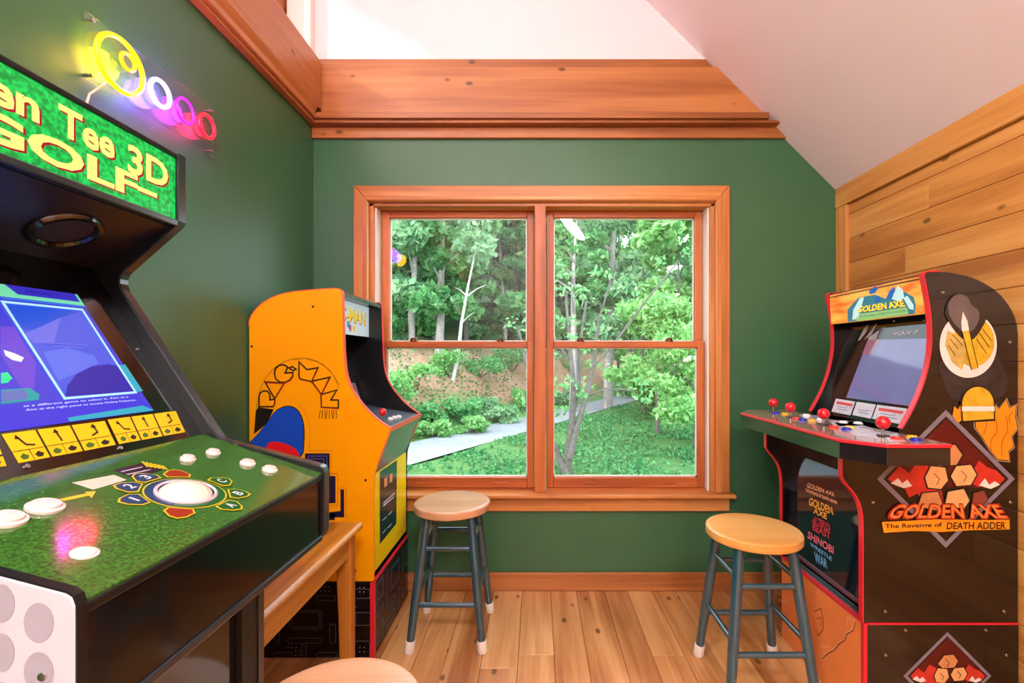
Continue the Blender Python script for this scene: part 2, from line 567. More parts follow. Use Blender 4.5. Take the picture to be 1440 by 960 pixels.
# sill and apron
MB().box(-0.968, 1.012, YF - 0.055, YF + 0.045, 0.485, 0.505).build('sill', CASE_X, win, bevel=0.007, seg=3)
MB().box(-0.945, 0.99, YF - 0.022, YF - 0.0005, 0.412, 0.484).build('apron', CASE_X, win, bevel=0.006, seg=3)
# jambs, head, centre post
MB().box(HX0 + .001, -0.846, YF + 0.001, YF + 0.148, 0.506, 2.0).build('jamb', CASE_Z, win, bevel=0.002)
MB().box(0.899, HX1 - .001, YF + 0.001, YF + 0.148, 0.506, 2.0).build('jamb', CASE_Z, win, bevel=0.002)
MB().box(HX0 + .001, HX1 - .001, YF + 0.001, YF + 0.148, 1.985, 2.008).build('head_jamb', CASE_X, win, bevel=0.002)
MB().box(-0.012, 0.046, YF - 0.012, YF + 0.148, 0.506, 1.985).build('centre_post', SASH_Z, win, bevel=0.004)
# pale vinyl tracks beside the sashes
VINYL = mat('vinyl_track', (226, 222, 212), rough=0.45, noise=0.02)
for xa in (-0.8455, 0.8885):
    MB().box(xa, xa + 0.010, YF + 0.020, YF + 0.14, 0.507, 1.984).build('sash_track', VINYL, win)
for xa, xb in ((-0.858, -0.012), (0.046, 0.911)):
    MB().box(xa + 0.01, xb - 0.01 if xb > 0.5 else xb, YF + 0.045, YF + 0.148, 0.4855, 0.512).build('sub_sill', SASH_X, win)

def sash(x0, x1, z0, z1, y0, y1, st, bot, top):
    e = bpy.data.objects.new('sash', None); COL.objects.link(e); e.parent = win; BASE[e] = BASE[win]
    MB().box(x0, x0 + st, y0, y1, z0, z1).build('stile', SASH_Z, e, bevel=0.004)
    MB().box(x1 - st, x1, y0, y1, z0, z1).build('stile', SASH_Z, e, bevel=0.004)
    MB().box(x0 + st, x1 - st, y0, y1, z0, z0 + bot).build('rail', SASH_X, e, bevel=0.004)
    MB().box(x0 + st, x1 - st, y0, y1, z1 - top, z1).build('rail', SASH_X, e, bevel=0.004)
    # white glazing bead round the glass
    bead = MB()
    gx0, gx1, gz0, gz1 = x0 + st, x1 - st, z0 + bot, z1 - top
    ym = (y0 + y1) / 2
    for c in ((gx0, gx1, gz0, gz0 + .006), (gx0, gx1, gz1 - .006, gz1), (gx0, gx0 + .006, gz0, gz1), (gx1 - .006, gx1, gz0, gz1)):
        bead.box(c[0], c[1], ym + 0.004, ym + 0.012, c[2], c[3])
    bead.build('glazing_bead', VINYL, e)
    ps = MB().add([(gx0, ym, gz0), (gx1, ym, gz0), (gx1, ym, gz1), (gx0, ym, gz1)], [(0, 1, 2, 3)])
    ps.build('pane', GLASS, e)
    return e
for x0, x1 in ((-0.835, -0.0125), (0.0465, 0.888)):
    sash(x0 + 0.004, x1 - 0.001, 1.252, 1.983, YF + 0.082, YF + 0.112, 0.040, 0.036, 0.032)
    lo = sash(x0 + 0.004, x1 - 0.001, 0.513, 1.288, YF + 0.048, YF + 0.078, 0.037, 0.056, 0.034)
    for f in (0.28, 0.78):
        xx = x0 + (x1 - x0) * f
        MB().box(xx - 0.034, xx + 0.034, YF + 0.043, YF + 0.0478, 0.532, 0.546).build('finger_lift', SASH_X, lo, bevel=0.004)
    for f in (0.22, 0.78):
        xx = x0 + (x1 - x0) * f
        MB().lathe([(0, .02), (.014, .018), (.02, .008), (.022, 0)], (xx, YF + 0.062, 1.288), seg=14).build('sash_lock', mat('lock_bronze', (96, 64, 40), rough=0.35, metal=0.8, noise=0.05), lo, smooth=True)

# ------------------------------------------------------------------ fill lamps added behind the camera to brighten the room
OPAL = glow('fill_lamp_opal', (255, 238, 228), 3.0)
def fill_lamp(name, label, loc, ax, power, size):
    t = thing(name, label, 'fill lamp', loc)
    MB().lathe([(0, 0.0), (size * .56, 0.0), (size * .56, 0.02), (size * .5, 0.03), (0, 0.03)], loc, ax, 24).build('base', WTRIM, t, smooth=True)
    MB().lathe([(size * .5, 0.031), (size * .48, 0.06), (size * .3, 0.085), (0, 0.092)], loc, ax, 24).build('lamp_shade', OPAL, t, smooth=True)
    ld = bpy.data.lights.new(name + '_bulb', 'AREA')
    ld.shape = 'DISK'; ld.size = size; ld.energy = power; ld.color = (1.0, 0.93, 0.91)
    o = bpy.data.objects.new('fill_light', ld); COL.objects.link(o); o.parent = t
    o.location = Vector(ax).normalized() * 0.11
    o.rotation_euler = Vector(ax).to_track_quat('-Z', 'Y').to_euler()
    return t
fill_lamp('fill_lamp_wall', 'added round fill lamp on the left wall behind the camera', (XL + .001, -1.3, 1.9), (0.9, -0.1, 0.5), 95, 0.3)
fill_lamp('fill_lamp', 'added round fill lamp on the slope behind the camera', (0.55, -1.3, CS - 0.55), (-0.7, 0, -0.7), 105, 0.5)
fill_lamp('fill_lamp', 'added round fill lamp under the loft ceiling behind the camera', (-1.9, -1.2, 4.30), (0.9, -0.25, -0.4), 130, 0.5)

# ------------------------------------------------------------------ bar stools
TEAL = mat('dark_teal_paint', (30, 74, 86), rough=0.22, noise=0.12, nscale=20, coat=0.5, spec=0.9)
FOOTW = mat('foot_cap_white', (226, 218, 206), rough=0.5, noise=0.04)
SEATW = {  # same wood throughout; the light on each stool is put into its seat tone
    'pale': wood('stool_seat_pale_lit', (176, 120, 82), (206, 154, 112), (224, 180, 142), 'X', knots=0, rough=0.3, across=9, coat=0.35),
    'gold': wood('stool_seat_gold_lit', (186, 116, 46), (218, 152, 74), (232, 176, 100), 'X', knots=0, rough=0.3, across=9, coat=0.35),
}
def stool(label, x, y, rz, wd, rad=0.165):
    t = thing('bar_stool', label, 'stool', (0, 0, 0), 'wooden bar stools with teal legs')
    MB().lathe([(0, .538), (rad - .004, .538), (rad, .542), (rad, .5655), (rad - .0035, .5695), (rad - .006, .5702), (rad - .02, .5705), (0, .5705)], (0, 0, 0), seg=48).build('seat', SEATW[wd], t, smooth=True)
    legs = [(-1, -1), (1, -1), (1, 1), (-1, 1)]
    top, bot = 0.092, 0.150
    def at(s, z):
        f = z / 0.54
        return Vector((s[0] * (bot + (top - bot) * f), s[1] * (bot + (top - bot) * f), z))
    for s in legs:
        lg = MB().tube([at(s, .537), at(s, .45), at(s, .2), at(s, .03)], [.0165, .0185, .0185, .0155], 14).build('leg', TEAL, t, smooth=True)
        MB().tube([at(s, .046), at(s, .042), at(s, .006), at(s, 0.0)], [.0185, .0205, .0205, .019], 14).build('foot_cap', FOOTW, lg, smooth=True)
    for i in range(4):
        a, c = legs[i], legs[(i + 1) % 4]
        for z in ((.405, .182) if i % 2 == 0 else (.432, .222)):
            MB().tube([at(a, z), at(c, z)], .0105, 10).build('rung', TEAL, t, smooth=True)
    t.location = (x, y, 0); t.rotation_euler = (0, 0, rz)
    return t
stool('bar stool with pale round seat standing under the window beside the yellow cabinet', -0.371, 2.005, 0, 'pale')
stool('bar stool with golden round seat standing before the black cabinet at right', 0.802, 1.69, 0, 'gold')
stool('bar stool with pale seat cut off by the bottom of the picture', -0.366, 0.80, 0, 'pale', 0.162)

# ------------------------------------------------------------------ oak side table
t = thing('side_table', 'oak side table with moulded edge between the green and the yellow cabinet', 'table', (-0.9, 1.33, 0))
TX0, TX1, TY0, TY1 = -1.13, -0.640, 0.98, 1.68
MB().prism([(TX0, .596), (TX1 - .012, .596), (TX1 - .004, .592), (TX1, .584), (TX1 - .003, .574), (TX1 - .012, .568), (TX1 - .016, .562), (TX0, .562)], 'Y', TY0, TY1).build('table_top', OAK, t, bevel=0.004)
MB().box(-0.686, -0.666, TY0 + .04, TY1 - .04, .492, .561).build('apron', OAK, t, bevel=0.003)
MB().box(TX0 + .03, -0.687, TY1 - .058, TY1 - .04, .492, .561).build('apron', wood('oak_apron', (150, 86, 24), (190, 118, 40), (214, 146, 62), 'X', knots=0, rough=0.3, across=22), t, bevel=0.003)
for yx in (TY0 + .03, TY1 - .075):
    for xs in (1, -1):
        xo = -0.658 if xs == 1 else TX0 + .02
        leg = [(0, 0.001), (0, .5615), (-.052, .5615), (-.052, .46), (-.044, .30), (-.036, 0.001)]
        MB().prism([(xo + xs * p[0], p[1]) for p in leg], 'Y', yx, yx + .046).build('leg', OAK_Z, t, bevel=0.004)

# ------------------------------------------------------------------ yellow arcade cabinet
YEL = mat('cabinet_yellow', (238, 158, 0), rough=0.3, noise=0.02, nscale=5)
YELF = mat('cabinet_front_yellow', (236, 210, 8), rough=0.22, noise=0.02)
PN, PF = 1.82, 2.297            # near and far side
cab = thing('arcade_cabinet', 'yellow upright arcade cabinet with looping title arch beside the window', 'arcade cabinet', (-0.9, 2.05, 0))
K = PN / F_PX
prof_front = chaikin([(481, 413.5), (482, 461), (484, 511), (487.5, 531.6), (496, 552), (516.6, 578), (534, 593), (548, 602)], 2)
prof_top = chaikin([(344, 480), (345, 462), (350, 448), (364, 429), (384, 417), (406, 410.6), (441, 407), (470, 405.5)], 1) + [(476, 406), (480, 409)]
pf = px2xz(prof_front, PN); pt = [(max(a, XL + .006), c) for a, c in px2xz(prof_top, PN)]
RZ = 0.305
xb = pt[0][0]
tipx, tipz = pf[-1]
x_low = (525 - CX) * K
low = [(tipx, tipz), (tipx + .002, tipz - .006), ((531 - CX) * K, 1.2 - (651 - CY) * K), ((526 - CX) * K, 1.2 - (668 - CY) * K), (x_low, 1.2 - (690 - CY) * K), (x_low, RZ + .001)]
outline = pt + pf + low[1:] + [(xb, RZ + .001)]
TH = 0.017
side_n = MB().prism(outline, 'Y', PN, PN + TH).build('side_panel', YEL, cab, bevel=0.0015, seg=1)
side_f = MB().prism(outline, 'Y', PF - TH, PF).build('side_panel', mat('cabinet_inner_black', (18, 22, 30), rough=0.22, noise=0.1), cab, bevel=0.0015, seg=1)
edge = pt[3:] + pf + low[1:3]
for a in (PN, PF - TH):
    ribbon(edge, a - .0005, a + TH + .0005, 0.0025, 1).build('edge_moulding', PINKE if a == PN else REDE, cab)
INN = MATS['cabinet_inner_black']
ya, yb = PN + TH + .0005, PF - TH - .0005
# back, top
MB().prism([(p[0], p[1] - .004) for p in pt] + [(p[0] + .004, p[1] - .02) for p in reversed(pt)], 'Y', ya, yb).build('top_panel', INN, cab)
MB().box(xb + .002, xb + .016, ya, yb, RZ + .001, pt[0][1]).build('back_panel', INN, cab)
# marquee
MX = -0.842
mq = MB().box(MX - .02, MX, ya, yb, 1.2 + (CY - 462) * K - .012, 1.2 + (CY - 416) * K + .004).build('marquee', glow('marquee_pale', (196, 212, 216), 0.75), cab)
MPL = ((MX, 0, 0), (1, 0, 0))
zt = 1.2 + (CY - 462) * K - .012; zt2 = zt + .146
def mquad(y0, y1, f0, f1): 
    z0 = zt + (zt2 - zt) * f0; z1 = zt + (zt2 - zt) * f1
    return [(MX, y0, z0), (MX, y1, z0 - .012), (MX, y1, z1 - .012), (MX, y0, z1)]
text('title_print', 'PAC-MAN', mquad(1.85, 2.235, .42, .86), MPL, mat('print_red', (200, 40, 40), rough=.4, noise=.03), mq, 1, .035, world=True)
text('title_print', 'PAC-MAN', mquad(1.845, 2.23, .45, .89), MPL, glow('print_yellow_lit', (250, 214, 30), 0.6), mq, 3, .02, world=True)
for i, (yy, c) in enumerate(((2.03, (40, 150, 210)), (2.09, (240, 190, 30)), (2.05, (190, 60, 170)))):
    MB().lathe([(0, .0012), (.016, .0012)], (MX, yy, zt + .03 + .015 * (i == 0)), (1, 0, 0), 16).build('dot_print', mat('dot_%d' % i, c, rough=.4, noise=.03), mq)
# screen bezel, sloping down to the control deck
dz = tipz
B_T = (-0.966, 1.262); B_B = (-0.869, .972)
bz = MB().prism([B_T, B_B, (B_B[0] - .012, B_B[1]), (B_T[0] - .012, B_T[1])], 'Y', ya, yb).build('screen_bezel', mat('bezel_navy_black', (12, 14, 22), rough=.3, noise=.1), cab)
MB().prism([(MX - .002, zt - .001), B_T, (B_T[0], B_T[1] + .012), (MX - .021, zt + .012)], 'Y', ya, yb).build('marquee_soffit', INN, cab)
BPL = ((B_B[0], 0, B_B[1]), Vector((B_T[1] - B_B[1], 0, B_B[0] - B_T[0])).normalized())
def bp(y, f):
    return (B_B[0] + (B_T[0] - B_B[0]) * f, y, B_B[1] + (B_T[1] - B_B[1]) * f)
decal('screen', [bp(ya + .06, .25), bp(yb - .06, .25), bp(yb - .06, .92), bp(ya + .06, .92)], BPL, mat('dark_screen', (8, 10, 16), rough=.06, noise=.05), bz, 1, world=True)
decal('instruction_card', [bp(yb - .09, .10), bp(yb - .02, .10), bp(yb - .02, .36), bp(yb - .09, .36)], BPL, mat('card_white', (190, 178, 180), rough=.4, noise=.05), bz, 2, world=True)
decal('card_line', [bp(yb - .06, .14), bp(yb - .045, .14), bp(yb - .045, .32), bp(yb - .06, .32)], BPL, mat('card_red', (150, 60, 60), rough=.4, noise=.05), bz, 3, world=True)
# control deck, sloping, and its front
D_B = (-0.868, dz + .049)
dk = MB().prism([D_B, (-0.598, dz + .003), (-0.589, dz - .002), (-0.589, dz - .016), (D_B[0], dz + .02)], 'Y', ya, yb).build('control_deck', mat('deck_slate', (84, 100, 116), rough=.22, noise=.15, nscale=25), cab)
MB().box(-0.594, -0.5865, ya, yb, dz - .016, dz + .001).build('deck_edge', PINKE, dk)
DKP = (( -0.598, 0, dz + .003), Vector((.046, 0, .27)).normalized())
def joystick(parent, base, h, r, nrm=(0, 0, 1)):
    n = Vector(nrm).normalized(); base = Vector(base)
    MB().lathe([(0, .004), (r * .8, .0035), (r * .95, 0)], base, n, 18).build('dust_washer', BLACKM, parent, smooth=True)
    MB().tube([base, base + n * h], .0042, 10).build('stick', SCREW, parent, smooth=True)
    MB().lathe([(r * math.sin(a), -r * math.cos(a)) for a in [math.pi * i / 12 for i in range(13)]], base + n * h, n, 22).build('ball_top', mat('joystick_red', (206, 22, 34), rough=.18, noise=.03, coat=.3), parent, smooth=True)
def button(parent, base, r, m, nrm=(0, 0, 1), h=.008):
    n = Vector(nrm).normalized()
    MB().lathe([(r * 1.25, 0), (r * 1.25, h * .45), (r * 1.05, h * .6), (r, h * .6), (r * .95, h), (0, h * 1.1)], base, n, 20).build('button', m, parent, smooth=True)
BW = mat('button_white', (232, 232, 236), rough=.25, noise=.02, coat=.2)
dn = DKP[1]
joystick(dk, hit(536, 591, DKP), .036, .0165, dn)
for px_, py_ in ((549, 589), (555, 587), (561, 586)):
    button(dk, hit(px_, py_, DKP), .010, BW, dn)
MB().prism([(-0.589, dz - .017), (x_low - .002, low[3][1]), (x_low - .02, low[3][1]), (-0.61, dz - .017)], 'Y', ya, yb).build('deck_front', mat('deck_front_grey', (104, 126, 122), rough=.25, noise=.05), cab)
fr = MB().box(x_low - .016, x_low - .001, ya, yb, RZ + .03, low[3][1] - .002).build('front_panel', YELF, cab, bevel=.002)
FPL = ((x_low - .001, 0, 0), (1, 0, 0))
fx = x_low - .001
PALE = mat('print_pale', (206, 206, 220), rough=.4, noise=.05)
TAN = mat('print_tan', (216, 150, 96), rough=.4, noise=.05)
cdp = decal('coin_door_print', [(534, 663), (558, 646.6), (557.3, 736), (534, 765)], FPL, mat('coin_door_green', (20, 58, 56), rough=.2, noise=.1), fr, 1)
def cq(pts): return [(500 + x / 3.556, 560 + y / 3.556) for x, y in pts]
for q, m_ in (([(142, 402), (158, 392), (158, 435), (142, 446)], TAN), ([(170, 380), (183, 372), (183, 414), (170, 424)], TAN), ([(138, 520), (195, 470), (195, 476), (138, 527)], PALE), ([(138, 532), (190, 490), (190, 496), (138, 540)], PALE),
              ([(133, 608), (156, 588), (156, 592), (133, 612)], PALE), ([(162, 580), (182, 562), (182, 566), (162, 585)], PALE), ([(133, 672), (153, 650), (153, 654), (133, 677)], PALE), ([(160, 645), (180, 624), (180, 628), (160, 650)], PALE)):
    decal('door_marking', cq(q), FPL, m_, cdp, 2)
# riser
RZT = RZ - .001
rs = MB().box(xb, x_low + .003, PN - .002, PF + .002, .001, RZT).build('riser', mat('riser_black', (9, 8, 12), rough=.2, noise=.05), cab, bevel=.002, seg=1)
# red corner edges of the riser
MB().box(x_low - .012, x_low + .0055, PN - .0035, PN + .012, .001, RZT).build('riser_edge', REDE, rs)
MB().box(x_low - .004, x_low + .0055, PN + .012, PF - .002, RZT - .004, RZT + .006).build('riser_edge', REDE, rs)
# plain rounded line pattern on the riser
LINE_S = mat('line_grey', (104, 116, 122), rough=.4, noise=.05)
LINE_B = mat('line_blue', (92, 122, 190), rough=.4, noise=.05)
SPL = ((0, PN - .002, 0), (0, 1, 0))
def rrect(x0, y0, x1, y1, r):
    p = []
    for cx, cy, a in ((x1 - r, y1 - r, 0), (x0 + r, y1 - r, 90), (x0 + r, y0 + r, 180), (x1 - r, y0 + r, 270)):
        p += [(cx + r * math.cos(R(a + i * 30)), cy + r * math.sin(R(a + i * 30))) for i in range(4)]
    return p
lines = [rrect(407, 858, 452, 884, 2), rrect(410, 861, 449, 881, 1), rrect(405, 897, 452, 904, 3), rrect(464, 877, 472, 904, 3), rrect(446, 837, 472, 844, 3), rrect(445, 917, 475, 924, 3),
         rrect(386, 880, 393, 903, 3), rrect(385, 917, 412, 924, 3), rrect(500, 861, 522, 879, 1), rrect(499, 828, 520, 841, 2), rrect(499, 901, 520, 925, 3), rrect(425, 904, 431, 922, 2), rrect(350, 850, 372, 880, 2), rrect(420, 822, 440, 830, 2)]
stroke('maze_line_print', lines, SPL, .0016, LINE_S, rs, 1, closed=True)
dots = []
for (x0, y0, nx, ny) in ((405, 910, 3, 1), (445, 825, 4, 2), (506, 826, 2, 2), (506, 910, 2, 2), (416, 915, 2, 2), (500, 853, 1, 1)):
    for i in range(nx):
        for j in range(ny):
            dots.append(ellipse(x0 + 6 * i, y0 + 6 * j, .7, .7, 6))
db = MB()
for q in dots:
    db.add([hit(p[0], p[1], SPL) + facing(SPL) * LAY for p in q], [tuple(range(len(q)))])
db.build('dot_print', PALE, rs, kind='stuff')
RPL = ((x_low + .003, 0, 0), (1, 0, 0))
def rq(y0, z0, y1, z1):
    return [(y0, z0), (y1, z0), (y1, z1), (y0, z1)]
n_ = Vector((1, 0, 0))
for (y0, z0, y1, z1) in ((1.85, .20, 1.93, .28), (1.86, .21, 1.92, .27), (1.97, .12, 1.99, .28), (2.03, .16, 2.15, .26), (2.04, .17, 2.14, .25), (1.85, .03, 1.93, .10), (1.97, .03, 2.08, .06), (2.12, .03, 2.15, .12), (2.19, .05, 2.27, .12), (2.19, .17, 2.22, .28), (2.25, .17, 2.28, .27), (1.85, .14, 1.93, .16), (2.02, .09, 2.09, .12)):
    lb = MB()
    q4 = [Vector((x_low + .0036, a, c)) for a, c in rq(y0, z0, y1, z1)]
    for p, qv in zip(q4, q4[1:] + q4[:1]):
        d = (qv - p).normalized(); s = n_.cross(d) * .0012
        lb.add([p - s - d * .0012, qv - s + d * .0012, qv + s + d * .0012, p + s - d * .0012], [(0, 1, 2, 3)])
    lb.build('maze_line_print', LINE_B, rs)

# side print: looping title letters
def c3(pts): return [(340 + x / 5.333, 490 + y / 5.333) for x, y in pts]
SP = ((0, PN, 0), (0, 1, 0))
INK = mat('print_ink_black', (20, 14, 10), rough=.4, noise=.05)
INKR = mat('print_ink_red', (140, 28, 14), rough=.4, noise=.05)
Pp = [(130, 435), (130, 360), (140, 332), (165, 316), (195, 320), (212, 342), (212, 385), (248, 378), (248, 415), (235, 435)]
Aa = [(175, 250), (320, 258), (248, 375)]
Cc = [(335, 130), (310, 120), (280, 125), (255, 148), (245, 185), (255, 225), (285, 250), (325, 254), (362, 235), (382, 205), (385, 180), (325, 183), (345, 140)]
Hh = [(355, 145), (380, 135), (408, 155), (385, 165)]
Mm = [(430, 100), (430, 210), (440, 228), (525, 247), (572, 143), (490, 158)]
A2 = [(525, 245), (662, 214), (598, 345)]
Nn = [(595, 345), (598, 440), (725, 446), (725, 385), (668, 385), (714, 310)]
lg = stroke('title_letter_print', [c3(q) for q in (Pp, Aa, Cc, Hh, Mm, A2, Nn)], SP, .006, INK, side_n, 2, closed=True)
stroke('title_letter_print', [c3(q) for q in ([(175, 254), (320, 262), (248, 379)], [(285, 254), (325, 258), (366, 238), (386, 208), (388, 182)], [(440, 231), (525, 250), (575, 146)], [(525, 250), (598, 348), (664, 218)], [(598, 350), (600, 442), (725, 449)], [(245, 385), (248, 418), (238, 437)])], SP, .004, INKR, side_n, 3)
arc = chaikin([(95, 640), (105, 500), (125, 350), (170, 230), (270, 115), (430, 62), (560, 85), (660, 160), (735, 272)], 2)
arc2 = chaikin([(600, 110), (680, 180), (728, 290)], 2)
stroke('arch_line_print', [c3(arc), c3(arc2), c3([(480, 78), (560, 95), (610, 122)]), c3([(385, 80), (460, 80)])], SP, .0015, INK, side_n, 2)
hatch = [c3([(590 + 17 * i, 460), (580 + 18 * i + (i % 3) * 6, 525)]) for i in range(8)]
stroke('hatching_print', hatch, SP, .0025, INK, side_n, 2)
decal('shade_print', c3([(92, 640), (105, 470), (125, 440), (240, 455), (190, 560)]), SP, INK, side_n, 1)
# plain rounded colour fields in place of the figure
blob = chaikin([(60, 700), (120, 640), (200, 540), (250, 460), (340, 420), (420, 445), (465, 530), (475, 640), (460, 860), (60, 860), (60, 700)], 2)
BLUEP = mat('print_blue', (22, 72, 186), rough=.32, noise=.03)
REDP = mat('print_scarlet', (212, 24, 34), rough=.32, noise=.03)
decal('blue_field_print', c3(blob), SP, INK, side_n, 2)
decal('blue_field_print', c3([(267 + (x - 267) * .965, 640 + (y - 640) * .965) for x, y in blob]), SP, BLUEP, side_n, 3)
decal('red_field_print', c3(chaikin([(180, 740), (215, 690), (320, 705), (430, 760), (440, 860), (180, 860), (180, 740)], 2)), SP, REDP, side_n, 4)
stroke('guide_line_print', [c3([(435, 425), (480, 480), (505, 560), (512, 650), (505, 765), (672, 765), (672, 935), (720, 935)])], SP, .0008, INK, side_n, 2)
NAVY = mat('print_navy', (20, 20, 52), rough=.3, noise=.05)
LAV = mat('print_lavender', (92, 88, 150), rough=.3, noise=.05)
decal('block_print', c3([(475, 785), (660, 785), (660, 960), (475, 960)]), SP, NAVY, side_n, 2)
stroke('block_print', [c3([(500, 805), (640, 805), (640, 960), (500, 960)])], SP, .003, LAV, side_n, 3, closed=True)
stroke('block_print', [c3([(520, 825), (615, 825), (615, 960), (520, 960)])], SP, .003, LAV, side_n, 3, closed=True)
decals('block_print', [[(463, 669), (472, 669), (472, 707), (463, 707)], [(463, 722), (471, 722), (471, 731), (463, 731)], [(479, 688), (484, 688), (484, 727), (463, 727), (463, 720), (479, 718)]], SP, NAVY, side_n, 2)
stroke('block_line_print', [[(463, 666), (475, 666), (475, 710), (463, 710)], [(476, 686), (487, 686), (487, 729)]], SP, .0012, INK, side_n, 2)
for px_, py_ in ((440, 431), (354, 487), (514, 675), (499, 802)):
    p = hit(px_, py_, SP)
    MB().lathe([(0, .0022), (.004, .0018), (.0052, 0)], p, (0, -1, 0), 12).build('screw', mat('screw_dark', (60, 40, 30), rough=.35, metal=.6, noise=.05), side_n, smooth=True)
# ------------------------------------------------------------------ golf arcade cabinet (left foreground)
GN, GF, TG = 0.40, 0.885, 0.016
gt = thing('arcade_cabinet', 'black golf arcade cabinet with green turf control panel and lit green marquee', 'arcade cabinet', (-0.8, 0.64, 0))
gp = [(259, 221), (259.5, 314), (257, 319), (252.5, 323), (186, 381.5), (181, 387), (178.5, 394), (178.5, 401), (182, 411), (260, 530), (313, 610.5), (317, 615), (322, 618), (455, 653), (459, 655.5), (461, 661), (461, 742), (459, 748), (452, 752)]
go = px2xz(gp, GF)
XB = -1.125
XLOW = -0.533
outl = [(XB, 0.001), (XB, 1.56), (XB + .04, go[0][1])] + go + [(XLOW, go[-1][1] - .03), (XLOW, 0.001)]
GREY_E = mat('edge_moulding_slate', (40, 46, 52), rough=.2, noise=.05, spec=1.0)
sn = MB().prism(outl, 'Y', GN, GN + .009).build('side_panel', mat('golf_side_white', (196, 192, 202), rough=.25, noise=.02), gt, bevel=.0015, seg=1)
sf = MB().prism(outl, 'Y', GF - TG, GF).build('side_panel', BLACKM, gt, bevel=.0015, seg=1)
for a in (GN, GF - TG):
    ribbon(go + [(XLOW, go[-1][1] - .03), (XLOW, .02)], a + (.001 if a == GN else -.0005), a + (.009 if a == GN else TG) + .0005, .0022, 1).build('edge_moulding', BLACKM if a == GN else GREY_E, gt)
NPL = ((0, GN, 0), (0, 1, 0))
DIM = mat('dimple_grey', (158, 154, 166), rough=.3, noise=.03)
for cx, cy, rx, ry in ((55, 875, 21, 28), (2, 848, 19, 27), (2, 917, 19, 27), (55, 944, 21, 28), (-52, 880, 20, 28), (-52, 948, 20, 28), (2, 985, 19, 27), (55, 1012, 21, 28)):
    decal('dimple_print', ellipse(cx, cy, rx, ry, 28), NPL, DIM, sn, 1)
MB().lathe([(0, .0025), (.0035, .002), (.004, 0)], hit(61, 950, NPL), (0, -1, 0), 12).build('screw', SCREW, sn, smooth=True)
gya, gyb = GN + .0095, GF - TG - .0005
MB().box(XB, -0.70, gya, gyb, 1.575, go[0][1] - .002).build('top_panel', BLACKM, gt)
MB().box(XB, XB + .012, gya, gyb, .001, 1.574).build('back_panel', BLACKM, gt)
# marquee
GMX = -0.690
gm = MB().box(GMX - .03, GMX, gya, gyb, 1.463, 1.580).build('marquee', None or mat('marquee_turf', (20, 190, 70), rough=.3), gt)
mt = MATS['marquee_turf']; nt = mt.node_tree; bs = nt.nodes['Principled BSDF']
nz = nt.nodes.new('ShaderNodeTexNoise'); nz.inputs['Scale'].default_value = 130; nz.inputs['Detail'].default_value = 6
tcn = nt.nodes.new('ShaderNodeTexCoord'); nt.links.new(tcn.outputs['Object'], nz.inputs['Vector'])
crn = nt.nodes.new('ShaderNodeValToRGB'); crn.color_ramp.elements[0].position = .38; crn.color_ramp.elements[0].color = srgb(0, 150, 56); crn.color_ramp.elements[1].position = .6; crn.color_ramp.elements[1].color = srgb(20, 226, 96)
nt.links.new(nz.outputs['Fac'], crn.inputs['Fac']); nt.links.new(crn.outputs['Color'], bs.inputs['Emission Color']); bs.inputs['Emission Strength'].default_value = 0.95
bs.inputs['Base Color'].default_value = srgb(10, 60, 24)
MB().box(GMX - .03, GMX + .006, gya, gyb, 1.4505, 1.4625).build('marquee_frame', GREY_E, gt, bevel=.002)
MB().box(GMX - .03, GMX + .004, gya, gyb, 1.5805, go[0][1] - .0005).build('marquee_frame', BLACKM, gt, bevel=.002)
GPL = ((GMX, 0, 0), (1, 0, 0))
LETY = glow('letter_yellow_lit', (240, 238, 130), 0.95)
LETR = glow('letter_red_lit', (190, 20, 50), 0.6)
def gq(y0, y1, z0, z1, tilt=0): return [(GMX, y0, z0), (GMX, y1, z0 - tilt), (GMX, y1, z1 - tilt), (GMX, y0, z1)]
for dy, dzz, m_, ly in ((.004, -.002, LETR, 1), (0, 0, LETY, 3)):
    text('title_print', 'Golden', gq(.438 + dy, .630 + dy, 1.523 + dzz, 1.566 + dzz), GPL, m_, gm, ly, .03, world=True)
    text('title_print', 'Tee', gq(.655 + dy, .742 + dy, 1.522 + dzz, 1.567 + dzz), GPL, m_, gm, ly, .03, world=True)
    text('title_print', '3D', gq(.766 + dy, .850 + dy, 1.513 + dzz, 1.562 + dzz), GPL, m_, gm, ly, .03, world=True)
    text('title_print', 'GOLF', gq(.545 + dy, .785 + dy, 1.474 + dzz, 1.514 + dzz), GPL, m_, gm, ly, .035, world=True)
    decal('title_print', gq(.785 + dy, .825 + dy, 1.489 + dzz, 1.497 + dzz), GPL, m_, gm, ly, world=True)
# speaker panel under the marquee
sp = MB().prism([(-0.700, 1.4495), (-0.851, 1.371), (-0.865, 1.385), (-0.715, 1.462)], 'Y', gya, gyb).build('speaker_panel', mat('speaker_panel_black', (34, 27, 30), rough=.35, noise=.08), gt)
sn_ = Vector((.4613, 0, -.8873))
for yy in (.535, .748):
    c = Vector((-0.7755, yy, 1.4105))
    MB().lathe([(.036, .001), (.036, .004), (.040, .008), (.046, .008), (.050, .003), (.050, 0)], c, sn_, 40).build('speaker_ring', BLACK, sp, smooth=True)
    MB().lathe([(0, .0015), (.036, .0015)], c, sn_, 32).build('speaker_mesh', mat('speaker_mesh', (44, 36, 40), rough=.6, noise=.3, nscale=400), sp)
